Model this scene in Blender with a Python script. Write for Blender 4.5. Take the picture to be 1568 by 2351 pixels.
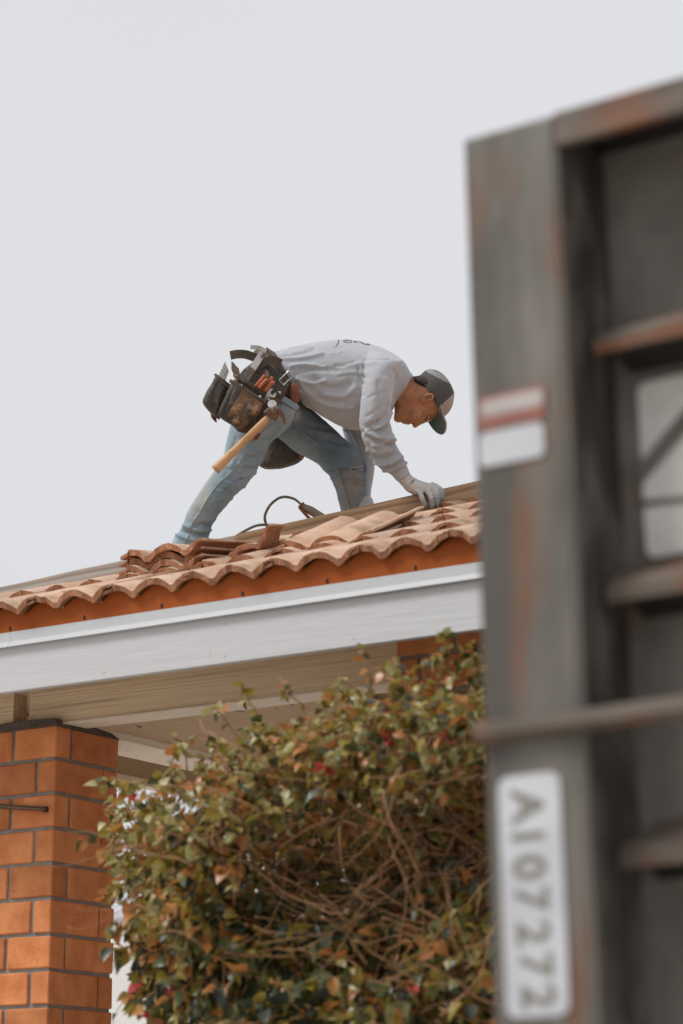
import bpy, bmesh, math, random
import numpy as np
from mathutils import Vector, Matrix, noise
from mathutils.bvhtree import BVHTree
random.seed(7); rng = np.random.default_rng(7)
for o in list(bpy.data.objects): bpy.data.objects.remove(o)
scene = bpy.context.scene
COL = scene.collection

# ------------------------------------------------------------------ camera
PITCH, YAW, CAMZ = math.radians(15), math.radians(33), 1.25
cam_d = bpy.data.cameras.new('camera'); cam = bpy.data.objects.new('camera', cam_d); COL.objects.link(cam)
cam.location = (0, 0, CAMZ); cam.rotation_euler = (math.radians(90) + PITCH, 0, YAW)
cam_d.sensor_fit = 'VERTICAL'; cam_d.sensor_height = 36; cam_d.lens = 85
cam_d.clip_start = .05; cam_d.clip_end = 3000
cam_d.dof.use_dof = True; cam_d.dof.focus_distance = 7.75; cam_d.dof.aperture_fstop = 3.2
scene.camera = cam
# ------------------------------------------------------------------ sky, sun, exposure
SUN_EL, SUN_AZ = math.radians(52), math.radians(-44)      # azimuth measured from -Y (towards the viewer) to -X
world = bpy.data.worlds.new('World'); scene.world = world; world.use_nodes = True
wn, wl = world.node_tree.nodes, world.node_tree.links
wn.clear()
wo = wn.new('ShaderNodeOutputWorld'); bg = wn.new('ShaderNodeBackground')
sky = wn.new('ShaderNodeTexSky'); sky.sky_type = 'NISHITA'; sky.sun_disc = False
sky.sun_elevation = SUN_EL; sky.sun_rotation = math.radians(180) - SUN_AZ
sky.air_density = 1; sky.dust_density = 4
sc = wn.new('ShaderNodeVectorMath'); sc.operation = 'SCALE'; sc.inputs[3].default_value = .07
wl.new(sky.outputs[0], sc.inputs[0])
tc = wn.new('ShaderNodeTexCoord'); cn = wn.new('ShaderNodeTexNoise'); cn.inputs['Scale'].default_value = 1.6; cn.inputs['Detail'].default_value = 2
wl.new(tc.outputs['Generated'], cn.inputs[0])
cr = wn.new('ShaderNodeValToRGB')
cr.color_ramp.elements[0].position = .3; cr.color_ramp.elements[0].color = (.72, .735, .775, 1)
cr.color_ramp.elements[1].position = .7; cr.color_ramp.elements[1].color = (.82, .825, .845, 1)
wl.new(cn.outputs[0], cr.inputs[0])
mx = wn.new('ShaderNodeMix'); mx.data_type = 'RGBA'; mx.inputs[0].default_value = .93
wl.new(sc.outputs[0], mx.inputs[6]); wl.new(cr.outputs[0], mx.inputs[7])
wl.new(mx.outputs[2], bg.inputs[0]); bg.inputs[1].default_value = 1.0
wl.new(bg.outputs[0], wo.inputs[0])
sun_d = bpy.data.lights.new('sun', 'SUN'); sun = bpy.data.objects.new('sun', sun_d); COL.objects.link(sun)
sun_d.energy = 2.6; sun_d.angle = math.radians(18); sun_d.color = (1, .975, .94)
sdir = Vector((math.sin(SUN_AZ) * math.cos(SUN_EL), -math.cos(SUN_AZ) * math.cos(SUN_EL), math.sin(SUN_EL)))
sun.rotation_euler = sdir.to_track_quat('Z', 'Y').to_euler()
scene.view_settings.view_transform = 'Standard'; scene.view_settings.look = 'None'
scene.view_settings.exposure = 0; scene.view_settings.gamma = 1; scene.view_settings.use_curve_mapping = False
scene.render.engine = 'CYCLES'
scene.render.resolution_x = 683; scene.render.resolution_y = 1024

# ------------------------------------------------------------------ measuring helpers (survey points of the place)
W, H = 1568, 2351; FPX = 85 / 36 * H
FWD = np.array([-math.sin(YAW) * math.cos(PITCH), math.cos(YAW) * math.cos(PITCH), math.sin(PITCH)])
RT = np.array([math.cos(YAW), math.sin(YAW), 0]); UPV = np.cross(RT, FWD); CAM = np.array([0, 0, CAMZ])
def ray(x, y): return FWD + RT * (x - W / 2) / FPX - UPV * (y - H / 2) / FPX
def P(x, y, d): return CAM + ray(x, y) * d
def onY(x, y, v): r = ray(x, y); return CAM + r * (v / r[1])
def proj(V):
    v = np.asarray(V) - CAM; z = v @ FWD
    return np.stack([W / 2 + FPX * (v @ RT) / z, H / 2 - FPX * (v @ UPV) / z], -1)

# ------------------------------------------------------------------ materials
MATS = {}
def nmat(name):
    m = bpy.data.materials.new(name); m.use_nodes = True; MATS[name] = m
    nt = m.node_tree; b = nt.nodes['Principled BSDF']; return m, nt, b
def srgb(r, g, b):
    f = lambda c: (c / 255 / 12.92 if c <= 10 else ((c / 255 + .055) / 1.055) ** 2.4); return (f(r), f(g), f(b))
def pm(name, c1, c2=None, scale=8, rough=.8, bump=.0, bscale=40, detail=6, lo=.35, hi=.65, c3=None, s3=30, lo3=.62, hi3=.7,
       rand=0., stretch=(1, 1, 1), spec=.3, metal=0, coords='Object', transl=0., wave=None, bdist=.01, sheen=0):
    m, nt, b = nmat(name); N, L = nt.nodes, nt.links
    tcn = N.new('ShaderNodeTexCoord'); mp = N.new('ShaderNodeMapping'); L.new(tcn.outputs[coords], mp.inputs[0])
    mp.inputs['Scale'].default_value = stretch
    oi = N.new('ShaderNodeObjectInfo')
    ad = N.new('ShaderNodeVectorMath'); ad.operation = 'MULTIPLY_ADD'; ad.inputs[1].default_value = (1, 1, 1)
    L.new(mp.outputs[0], ad.inputs[0])
    rs = N.new('ShaderNodeVectorMath'); rs.operation = 'SCALE'; rs.inputs[0].default_value = (7.3, 3.1, 5.7); L.new(oi.outputs['Random'], rs.inputs[3])
    L.new(rs.outputs[0], ad.inputs[2])
    vec = ad.outputs[0]
    c2 = c2 or c1
    n1 = N.new('ShaderNodeTexNoise'); n1.inputs['Scale'].default_value = scale; n1.inputs['Detail'].default_value = detail; L.new(vec, n1.inputs[0])
    mr = N.new('ShaderNodeMapRange'); mr.inputs[1].default_value = lo; mr.inputs[2].default_value = hi; L.new(n1.outputs[0], mr.inputs[0])
    mix = N.new('ShaderNodeMix'); mix.data_type = 'RGBA'; mix.inputs[6].default_value = (*c1, 1); mix.inputs[7].default_value = (*c2, 1)
    L.new(mr.outputs[0], mix.inputs[0]); col = mix.outputs[2]
    if c3:
        n3 = N.new('ShaderNodeTexNoise'); n3.inputs['Scale'].default_value = s3; n3.inputs['Detail'].default_value = 3; L.new(vec, n3.inputs[0])
        m3 = N.new('ShaderNodeMapRange'); m3.inputs[1].default_value = lo3; m3.inputs[2].default_value = hi3; L.new(n3.outputs[0], m3.inputs[0])
        mix3 = N.new('ShaderNodeMix'); mix3.data_type = 'RGBA'; mix3.inputs[7].default_value = (*c3, 1)
        L.new(col, mix3.inputs[6]); L.new(m3.outputs[0], mix3.inputs[0]); col = mix3.outputs[2]
    if wave:
        wv = N.new('ShaderNodeTexWave'); wv.inputs['Scale'].default_value = wave[0]; wv.inputs['Distortion'].default_value = wave[1]
        wv.bands_direction = wave[3]; wv.inputs['Detail'].default_value = 3; wv.inputs['Detail Scale'].default_value = 1.2
        L.new(vec, wv.inputs[0])
        mw = N.new('ShaderNodeMix'); mw.data_type = 'RGBA'; mw.blend_type = 'MULTIPLY'
        mwr = N.new('ShaderNodeMapRange'); mwr.inputs[1].default_value = .45; mwr.inputs[2].default_value = 1; mwr.inputs[4].default_value = wave[2]; L.new(wv.outputs['Fac'], mwr.inputs[0])
        mw.inputs[7].default_value = (.38, .3, .24, 1); L.new(col, mw.inputs[6]); L.new(mwr.outputs[0], mw.inputs[0]); col = mw.outputs[2]
    if rand:
        hs = N.new('ShaderNodeHueSaturation'); rr = N.new('ShaderNodeMapRange'); rr.inputs[3].default_value = 1 - rand; rr.inputs[4].default_value = 1 + rand
        L.new(oi.outputs['Random'], rr.inputs[0]); L.new(rr.outputs[0], hs.inputs['Value']); L.new(col, hs.inputs['Color']); col = hs.outputs[0]
    L.new(col, b.inputs['Base Color']); b.inputs['Roughness'].default_value = rough
    b.inputs['Specular IOR Level'].default_value = spec; b.inputs['Metallic'].default_value = metal
    if sheen: b.inputs['Sheen Weight'].default_value = sheen
    if bump:
        nb = N.new('ShaderNodeTexNoise'); nb.inputs['Scale'].default_value = bscale; nb.inputs['Detail'].default_value = 5; L.new(vec, nb.inputs[0])
        bp = N.new('ShaderNodeBump'); bp.inputs['Strength'].default_value = bump; bp.inputs['Distance'].default_value = bdist
        hsrc = nb.outputs[0]
        if wave:
            am = N.new('ShaderNodeMath'); am.operation = 'SUBTRACT'; L.new(nb.outputs[0], am.inputs[0]); L.new(wv.outputs['Fac'], am.inputs[1]); hsrc = am.outputs[0]
        L.new(hsrc, bp.inputs['Height']); L.new(bp.outputs[0], b.inputs['Normal'])
    if transl:
        tr = N.new('ShaderNodeBsdfTranslucent'); L.new(col, tr.inputs[0]); ms = N.new('ShaderNodeMixShader'); ms.inputs[0].default_value = transl
        L.new(b.outputs[0], ms.inputs[1]); L.new(tr.outputs[0], ms.inputs[2]); L.new(ms.outputs[0], N['Material Output'].inputs[0])
    return m
pm('concrete', (.52, .48, .43), (.44, .41, .365), 1.2, .9, .2, 60)
pm('clay_top', (.475, .285, .185), (.57, .41, .31), 7, .85, .35, 90, c3=(.30, .20, .115), s3=13, lo3=.52, hi3=.72, rand=.18, lo=.3, hi=.7)
pm('clay_cut', (.44, .205, .11), (.31, .14, .08), 28, .92, .6, 160, rand=.12, c3=(.48, .25, .14), s3=60)
pm('orange_metal', (.35, .085, .017), (.32, .075, .014), 3, .6, .03, 40, spec=.15)
pm('white_metal', (.50, .51, .525), (.47, .48, .49), 2, .55, .0, spec=.4)
pm('white_paint', (.57, .565, .58), (.52, .515, .525), 3, .6, .4, 60, stretch=(.12, 1, 1), bdist=.004, c3=(.47, .455, .44), s3=12, lo3=.58, hi3=.8)
pm('rough_beam', (.84, .655, .46), (.74, .565, .39), 9, .85, .6, 70, stretch=(.03, 1, 2.2), bdist=.006, c3=(.58, .43, .295), s3=60, lo3=.5, hi3=.7)
pm('rough_beam_y', (.82, .655, .485), (.74, .58, .42), 7, .9, .6, 90, stretch=(1, .12, 1), bdist=.006, c3=(.08, .055, .04), s3=70, lo3=.68, hi3=.71)
pm('beam_edge_lit', (.82, .73, .62), (.74, .64, .53), 12, .85, .3, 80, stretch=(.3, .3, 1), c3=(.2, .15, .1), s3=90, lo3=.7, hi3=.76)  # paler wood: bounce light on the beam bottoms is put into the colour
pm('soffit', (.54, .42, .30), (.48, .37, .26), 4, .9, .2, 60)
pm('hip_wood', (.42, .275, .165), (.31, .195, .115), 6, .8, .5, 60, stretch=(.14, 1, 1), wave=(13, 6, .55, 'Z'), bdist=.004)
pm('hip_wood_grey', (.60, .565, .52), (.49, .45, .405), 6, .85, .5, 60, stretch=(.14, 1, 1), wave=(11, 7, .4, 'Z'), bdist=.004)
pm('brick', (.66, .255, .10), (.50, .165, .058), 12, .9, .55, 120, rand=.17, c3=(.20, .07, .035), s3=110, lo3=.69, hi3=.73, bdist=.005)
m, nt, b = MATS['brick'], MATS['brick'].node_tree, None
pm('mortar', (.33, .295, .26), (.25, .22, .195), 20, .95, .8, 150)
pm('mortar_dark', (.16, .135, .115), (.11, .095, .085), 15, .95, .8, 80)
pm('dark_bronze', (.05, .035, .028), (.14, .085, .06), 30, .5, .2, 60, metal=.6)
pm('steel', (.55, .55, .55), (.35, .33, .3), 25, .35, .15, 60, metal=.9)
pm('steel_dark', (.16, .15, .14), (.28, .17, .1), 25, .5, .2, 60, metal=.7)
pm('rust_steel', (.13, .07, .042), (.2, .12, .075), 30, .6, .3, 80, metal=.4)
pm('sweat', (.415, .43, .465), (.355, .365, .39), 5, .95, .25, 500, bdist=.002, sheen=.3)
pm('print', (.10, .10, .115), (.14, .14, .15), 40, .9)
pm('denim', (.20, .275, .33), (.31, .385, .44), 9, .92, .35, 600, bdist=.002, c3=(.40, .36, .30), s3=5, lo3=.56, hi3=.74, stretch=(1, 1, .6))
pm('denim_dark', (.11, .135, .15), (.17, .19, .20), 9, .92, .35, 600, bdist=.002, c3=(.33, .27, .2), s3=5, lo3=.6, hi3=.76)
pm('denim_shaded', (.13, .18, .22), (.21, .265, .305), 9, .92, .35, 600, bdist=.002, c3=(.36, .31, .25), s3=5, lo3=.56, hi3=.74, stretch=(1, 1, .6))  # darker denim copy: far leg's body shade, plus some lesser fading, painted in
pm('denim_thread', (.30, .27, .22), None, 10, .9)
pm('skin', (.50, .245, .13), (.38, .165, .085), 22, .5, .25, 220, bdist=.0012, spec=.4, c3=(.46, .17, .10), s3=35, lo3=.55, hi3=.75)
pm('lip', (.26, .09, .06), None, 14, .5)
pm('hair', (.022, .015, .012), (.045, .03, .022), 90, .7, .5, 300)
pm('cap_mesh', (.085, .082, .078), (.12, .115, .11), 180, .9, .8, 260)
pm('cap_mesh_light', (.36, .36, .35), (.2, .2, .2), 200, .9, .5, 260)  # paler mesh: light seen through the cap, painted on solid faces
pm('cap_front', (.40, .36, .31), (.34, .30, .26), 12, .9, .3, 300)
pm('cap_under', (.12, .175, .15), (.10, .145, .125), 12, .9, .2, 300)
pm('glove_knit', (.58, .565, .55), (.50, .475, .45), 16, .95, .4, 350, c3=(.38, .31, .24), s3=22, lo3=.62, hi3=.78)
pm('glove_dip', (.30, .36, .38), (.36, .40, .41), 18, .6, .2, 150, c3=(.42, .33, .24), s3=30, lo3=.6, hi3=.72)
pm('nylon', (.085, .062, .045), (.12, .09, .065), 40, .85, .4, 300)
pm('leather_black', (.045, .04, .035), (.085, .068, .055), 14, .6, .5, 90, c3=(.26, .2, .16), s3=24, lo3=.66, hi3=.74)
pm('leather_dirt', (.06, .045, .035), (.24, .125, .065), 9, .75, .7, 70, c3=(.38, .24, .15), s3=26, lo3=.56, hi3=.68, lo=.4, hi=.55)
pm('leather_orange', (.30, .11, .045), (.14, .055, .03), 18, .6, .4, 90)
pm('stitch', (.40, .35, .28), None, 10, .8)
pm('hickory', (.56, .34, .17), (.43, .235, .105), 10, .5, .15, 80, c3=(.16, .085, .045), s3=45, lo3=.66, hi3=.74)
pm('plastic_orange', (.42, .13, .06), (.33, .085, .045), 20, .5)
pm('hose', (.13, .11, .09), (.2, .17, .14), 30, .55, .2, 80)
pm('tool_tan', (.36, .25, .19), (.27, .19, .15), 20, .6, .2, 60)
pm('tool_red', (.26, .10, .06), (.18, .07, .045), 20, .6, .2, 60)
pm('dump_paint', (.165, .15, .128), (.075, .066, .055), 11, .5, .35, 40, c3=(.15, .075, .042), s3=16, lo3=.58, hi3=.72, spec=.45, stretch=(1, 1, .22), lo=.38, hi=.62)
pm('dump_grime_shade', (.04, .036, .033), (.15, .135, .12), 20, .6, .5, 40, spec=.4, stretch=(1, 1, .4), lo=.42, hi=.66)  # mottled grime, darkened further to paint the shade of the recess side
pm('dump_panel', (.21, .19, .168), (.13, .115, .10), 8, .6, .4, 30, c3=(.13, .07, .045), s3=9, lo3=.58, hi3=.7, spec=.4)
pm('dump_edge', (.16, .125, .098), (.085, .068, .054), 22, .6, .4, 40, c3=(.19, .08, .042), s3=30, lo3=.5, hi3=.65, stretch=(.3, 1, 1))
pm('dump_dark', (.016, .015, .014), (.035, .03, .026), 6, .7, .4, 30)  # near-black: shade under rail and ribs put into the colour
pm('plate_white', (.56, .57, .60), (.46, .465, .49), 10, .45)
pm('plate_ink', (.16, .155, .13), (.20, .19, .16), 30, .7)
pm('sticker_white', (.46, .42, .40), (.40, .34, .32), 14, .5)
pm('sticker_red', (.32, .125, .095), (.26, .11, .085), 14, .5)
pm('placard', (.68, .67, .64), (.6, .58, .55), 14, .5)
pm('stucco', (.72, .70, .675), (.66, .64, .61), 3, .95, .4, 120)
LEAFM = []
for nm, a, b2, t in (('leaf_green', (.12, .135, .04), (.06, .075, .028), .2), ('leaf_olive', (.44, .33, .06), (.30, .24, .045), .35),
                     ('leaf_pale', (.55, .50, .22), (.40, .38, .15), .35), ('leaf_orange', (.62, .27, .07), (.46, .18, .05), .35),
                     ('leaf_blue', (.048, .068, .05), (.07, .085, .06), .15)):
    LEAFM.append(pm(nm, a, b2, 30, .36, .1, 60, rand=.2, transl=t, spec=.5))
pm('bract', (.50, .065, .05), (.36, .05, .055), 20, .7, .1, 60, transl=.3)
pm('twig', (.46, .25, .125), (.24, .125, .065), 20, .9, .4, 90)
pm('bark', (.28, .20, .15), (.17, .12, .09), 14, .95, .7, 60)

# ------------------------------------------------------------------ object helpers
ORG = {}
def org(o): return ORG.get(o.name, np.zeros(3)) if o else np.zeros(3)
def tag(o, label=None, cat=None, group=None, kind=None):
    if label: o['label'] = label
    if cat: o['category'] = cat
    if group: o['group'] = group
    if kind: o['kind'] = kind
    return o
def link(o, parent, origin):
    COL.objects.link(o); o.location = tuple(np.asarray(origin) - org(parent))
    if parent: o.parent = parent
    ORG[o.name] = np.asarray(origin, float)
    return o
def empty(name, loc): 
    o = bpy.data.objects.new(name, None); o.empty_display_size = .1
    return link(o, None, loc)
def mesh_from(name, V, F, mats, mi=None, smooth=False):
    me = bpy.data.meshes.new(name); me.from_pydata([tuple(map(float, v)) for v in V], [], F)
    for k in ([mats] if isinstance(mats, str) else mats): me.materials.append(MATS[k])
    if mi is not None: me.polygons.foreach_set('material_index', mi)
    if smooth: me.polygons.foreach_set('use_smooth', [True] * len(me.polygons))
    me.validate(); me.update()
    return me
def obj(name, V, F, mats, parent=None, mi=None, smooth=False, origin=None, bev=0):
    V = np.asarray(V, float)
    if origin is None:
        origin = np.array([(V[:, 0].min() + V[:, 0].max()) / 2, (V[:, 1].min() + V[:, 1].max()) / 2, V[:, 2].min()])
    me = mesh_from(name, V - origin, F, mats, mi, smooth)
    o = bpy.data.objects.new(name, me); link(o, parent, origin)
    if bev:
        md = o.modifiers.new('b', 'BEVEL'); md.width = bev; md.segments = 2; md.limit_method = 'ANGLE'
    return o
def obj_mesh(name, me, parent=None, origin=None):
    co = np.empty(len(me.vertices) * 3); me.vertices.foreach_get('co', co); co = co.reshape(-1, 3)
    if origin is None:
        origin = np.array([(co[:, 0].min() + co[:, 0].max()) / 2, (co[:, 1].min() + co[:, 1].max()) / 2, co[:, 2].min()])
    me.vertices.foreach_set('co', (co - origin).ravel()); me.update()
    o = bpy.data.objects.new(name, me); return link(o, parent, origin)
class MB:
    def __init__(s): s.V = []; s.F = []; s.M = []
    def add(s, V, F, m=0):
        n = len(s.V); s.V += [tuple(map(float, v)) for v in V]; s.F += [tuple(i + n for i in f) for f in F]; s.M += [m] * len(F)
    def box(s, a, b, m=0):
        x0, y0, z0 = a; x1, y1, z1 = b
        s.add([(x0, y0, z0), (x1, y0, z0), (x1, y1, z0), (x0, y1, z0), (x0, y0, z1), (x1, y0, z1), (x1, y1, z1), (x0, y1, z1)],
              [(0, 3, 2, 1), (4, 5, 6, 7), (0, 1, 5, 4), (1, 2, 6, 5), (2, 3, 7, 6), (3, 0, 4, 7)], m)
    def hull8(s, q, m=0):
        s.add(q, [(0, 3, 2, 1), (4, 5, 6, 7), (0, 1, 5, 4), (1, 2, 6, 5), (2, 3, 7, 6), (3, 0, 4, 7)], m)
    def rings(s, R, m=0, closed=True, cap=True):
        n = len(R[0]); V = [v for r in R for v in r]; F = []
        for i in range(len(R) - 1):
            for j in range(n if closed else n - 1):
                k = (j + 1) % n; F.append((i * n + j, i * n + k, (i + 1) * n + k, (i + 1) * n + j))
        if cap:
            V.append(np.mean(R[0], 0)); c0 = len(V) - 1; V.append(np.mean(R[-1], 0)); c1 = len(V) - 1; b0 = (len(R) - 1) * n
            for j in range(n):
                k = (j + 1) % n; F.append((c0, k, j)); F.append((c1, b0 + j, b0 + k))
        s.add(V, F, m)
    def tube(s, pts, rad, n=8, m=0, cap=True):
        pts = [np.asarray(p, float) for p in pts]; R = []
        if np.isscalar(rad): rad = [rad] * len(pts)
        u = None
        for i, p in enumerate(pts):
            t = pts[min(i + 1, len(pts) - 1)] - pts[max(i - 1, 0)]; t = t / (np.linalg.norm(t) + 1e-9)
            if u is None: u = np.cross(t, (0, 0, 1) if abs(t[2]) < .9 else (1, 0, 0))
            u = u - t * (u @ t); u /= np.linalg.norm(u) + 1e-9; w = np.cross(t, u)
            R.append([p + rad[i] * (math.cos(a) * u + math.sin(a) * w) for a in np.linspace(0, 2 * math.pi, n, endpoint=False)])
        s.rings(R, m, True, cap)
    def obj(s, name, mats, parent=None, **k): return obj(name, s.V, s.F, mats, parent, mi=s.M, **k)
def catmull(A, sub):
    A = np.asarray(A, float); out = []
    for i in range(len(A) - 1):
        p0, p1, p2, p3 = A[max(i - 1, 0)], A[i], A[i + 1], A[min(i + 2, len(A) - 1)]
        for k in range(sub):
            t = k / sub
            out.append(.5 * (2 * p1 + (p2 - p0) * t + (2 * p0 - 5 * p1 + 4 * p2 - p3) * t * t + (3 * p1 - p0 - 3 * p2 + p3) * t ** 3))
    out.append(A[-1]); return np.array(out)
def sil(R, sub=4, n=28, ex=2.0, front=0., scale=1.0, grow=0.):
    """rings from outline rows (xl, yl, xr, yr, depth, half thickness)"""
    out = []
    for xl, yl, xr, yr, d, h in catmull(R, sub):
        L, Rr = P(xl, yl, d), P(xr, yr, d); c = (L + Rr) / 2; a = (Rr - L) / 2; la = np.linalg.norm(a)
        a = a / la * (la * scale + grow); bb = FWD * (h * scale + grow)
        ring = []
        for th in np.linspace(0, 2 * math.pi, n, endpoint=False):
            co, si = math.cos(th), math.sin(th)
            co2 = abs(co) ** (2 / ex) * (1 if co > 0 else -1); si2 = abs(si) ** (2 / ex) * (1 if si > 0 else -1)
            ring.append(c + a * co2 + bb * si2 * (1 - front * max(0, co2)))
        out.append(ring)
    return out
def bake(mb, voxel, smooth=4, fac=.5):
    me = mesh_from('tmp', mb.V, mb.F, 'skin'); bm = bmesh.new(); bm.from_mesh(me); bmesh.ops.recalc_face_normals(bm, faces=bm.faces); bm.to_mesh(me); bm.free()
    o = bpy.data.objects.new('tmp', me); COL.objects.link(o)
    r = o.modifiers.new('r', 'REMESH'); r.mode = 'VOXEL'; r.voxel_size = voxel
    s = o.modifiers.new('s', 'SMOOTH'); s.iterations = smooth; s.factor = fac
    dg = bpy.context.evaluated_depsgraph_get(); res = bpy.data.meshes.new_from_object(o.evaluated_get(dg))
    bpy.data.objects.remove(o); return res
def mdata(me):
    co = np.empty(len(me.vertices) * 3); me.vertices.foreach_get('co', co)
    no = np.empty(len(me.vertices) * 3); me.vertices.foreach_get('normal', no)
    return co.reshape(-1, 3), no.reshape(-1, 3)
def folds(me, strokes, noise_amp=0, noise_sc=20, fine=0, fine_sc=60):
    """push cloth out / in along fold lines given on its visible side, plus loose creasing"""
    co, no = mdata(me); d = np.zeros(len(co)); px = proj(co); facing = np.clip(-(no @ FWD) * 2.5 + .3, 0, 1)
    for pl, w, h in strokes:
        pl = catmull(pl, 4); best = np.full(len(co), 1e9)
        for i in range(len(pl) - 1):
            a, b = pl[i], pl[i + 1]; ab = b - a; t = np.clip(((px - a) @ ab) / (ab @ ab + 1e-9), 0, 1)
            best = np.minimum(best, np.linalg.norm(px - (a + t[:, None] * ab), axis=1))
        d += h * np.exp(-(best / w) ** 2) * facing
    if noise_amp or fine:
        for i, c in enumerate(co):
            v = Vector(c)
            if noise_amp: d[i] += noise_amp * noise.noise(v * noise_sc)
            if fine: d[i] += fine * noise.noise(v * fine_sc)
    co = co + no * d[:, None]; me.vertices.foreach_set('co', co.ravel()); me.update()
def finish(me, mats, pick=None):
    me.materials.clear()
    for k in mats: me.materials.append(MATS[k])
    n = len(me.polygons); me.polygons.foreach_set('use_smooth', [True] * n)
    mi = np.zeros(n, int)
    if pick is not None:
        ce = np.empty(n * 3); me.polygons.foreach_get('center', ce); mi = pick(ce.reshape(-1, 3)).astype(int)
    me.polygons.foreach_set('material_index', mi); me.update()
def text_mesh(body, size, depth=0., align='CENTER', bold=0.):
    cu = bpy.data.curves.new('t', 'FONT'); cu.body = body; cu.size = size; cu.extrude = depth; cu.offset = bold; cu.align_x = align; cu.align_y = 'CENTER'
    o = bpy.data.objects.new('t', cu); COL.objects.link(o); dg = bpy.context.evaluated_depsgraph_get(); dg.update()
    me = bpy.data.meshes.new_from_object(o.evaluated_get(dg)); bpy.data.objects.remove(o)
    V = np.array([v.co[:] for v in me.vertices]); F = [tuple(p.vertices) for p in me.polygons]; return V, F

# ================================================================== SETTING
g = MB(); g.add([(-600, -600, 0), (600, -600, 0), (600, 600, 0), (-600, 600, 0)], [(0, 1, 2, 3)])
tag(g.obj('ground', 'concrete', origin=np.zeros(3)), 'pale concrete ground around the house', None, None, 'structure')

# pale rendered garden wall far behind the porch
gw = empty('garden_wall', (-9, 15, 0))
b_ = MB(); b_.box((-26, 15, 0), (6, 15.2, 3.05)); b_.obj('wall', 'stucco', gw)
b_ = MB(); b_.box((-26.1, 14.95, 3.05), (6.1, 15.25, 3.13)); b_.obj('coping', 'white_paint', gw, bev=.01)
tag(gw, 'pale rendered wall showing through gaps beside the brick pillar', 'wall')

# ------------------------------------------------------------------ HOUSE
HX0, HX1, EY = -5.17, 2.4, 5.10
SL = .375; SA = math.atan(SL)
house = tag(empty('house', (-3.5, 5.4, 0)), 'low house with clay tile roof, white fascia and orange brick pillars', 'house')
def zdeck(y): return 2.672 + (y - EY) * SL
# deck of the hipped roof, three planes with thickness
RY = 8.1; HT = RY - EY
dk = MB()
A0, B0, C0, D0_ = (HX0, EY), (HX1, EY), (HX1, RY), (HX0 + HT, RY)
A1, C1 = (HX0, 2 * RY - EY), (HX1, 2 * RY - EY)
def slab(pts, zs, t=.018):
    n = len(pts); V = [(x, y, z) for (x, y), z in zip(pts, zs)] + [(x, y, z - t) for (x, y), z in zip(pts, zs)]
    F = [tuple(range(n)), tuple(range(2 * n - 1, n - 1, -1))] + [(i, i + n, (i + 1) % n + n, (i + 1) % n) for i in range(n)]
    dk.add(V, F)
ze, zr = zdeck(EY), zdeck(RY)
slab([A0, B0, C0, D0_], [ze, ze, zr, zr]); slab([A0, D0_, A1], [ze, zr, ze]); slab([A1, D0_, C0, C1], [ze, zr, zr, ze])
roof = dk.obj('roof', 'soffit', house)
# fascia boards, drip edge, orange closure strip
b_ = MB(); b_.box((HX0 + .02, EY, 2.519), (HX1, EY + .022, 2.655)); b_.obj('fascia', 'white_paint', house, bev=.002)
b_ = MB(); b_.box((HX0, EY - .001, 2.519), (HX0 + .019, 2 * RY - EY, 2.655)); b_.obj('fascia', 'soffit', house)
def drip(x0, x1, name='drip_edge'):
    pr_ = [(EY - .003, 2.690), (EY - .004, 2.662), (EY - .0065, 2.655), (EY - .014, 2.648), (EY - .0145, 2.6455), (EY - .0125, 2.645), (EY - .0045, 2.653), (EY + .03, 2.656), (EY + .03, 2.690)]
    d = MB(); n = len(pr_); d.add([(x0, y, z) for y, z in pr_] + [(x1, y, z) for y, z in pr_],
        [(i, (i + 1) % n, (i + 1) % n + n, i + n) for i in range(n)] + [tuple(range(n - 1, -1, -1)), tuple(range(n, 2 * n))])
    return d.obj(name, 'white_metal', house)
for (cx_, cy_, hh) in ((482, 1497, .022), (228, 1540, .012), (1010, 1425, .010), (760, 1395, .008)):
    q = onY(cx_, cy_, EY); b_ = MB(); b_.hull8([q + (0, -.0006, -hh / 2), q + (.0012, -.0006, -hh / 2), q + (.0012, .002, -hh / 2), q + (0, .002, -hh / 2), q + (-.002, -.0006, hh / 2), q + (-.0012, -.0006, hh / 2), q + (-.0012, .002, hh / 2), q + (-.002, .002, hh / 2)]); b_.obj('crack', 'rough_beam_y', house)
for xn in np.arange(-4.9, 2.2, .406):
    for zn in (2.54, 2.625):
        b_ = MB(); b_.tube([(xn, EY - .0012, zn), (xn, EY + .004, zn)], .0032, 8); b_.obj('nail_head', 'white_paint', house)
drip(HX0, -4.424); drip(-4.423, -1.4); drip(-1.399, HX1)
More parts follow.
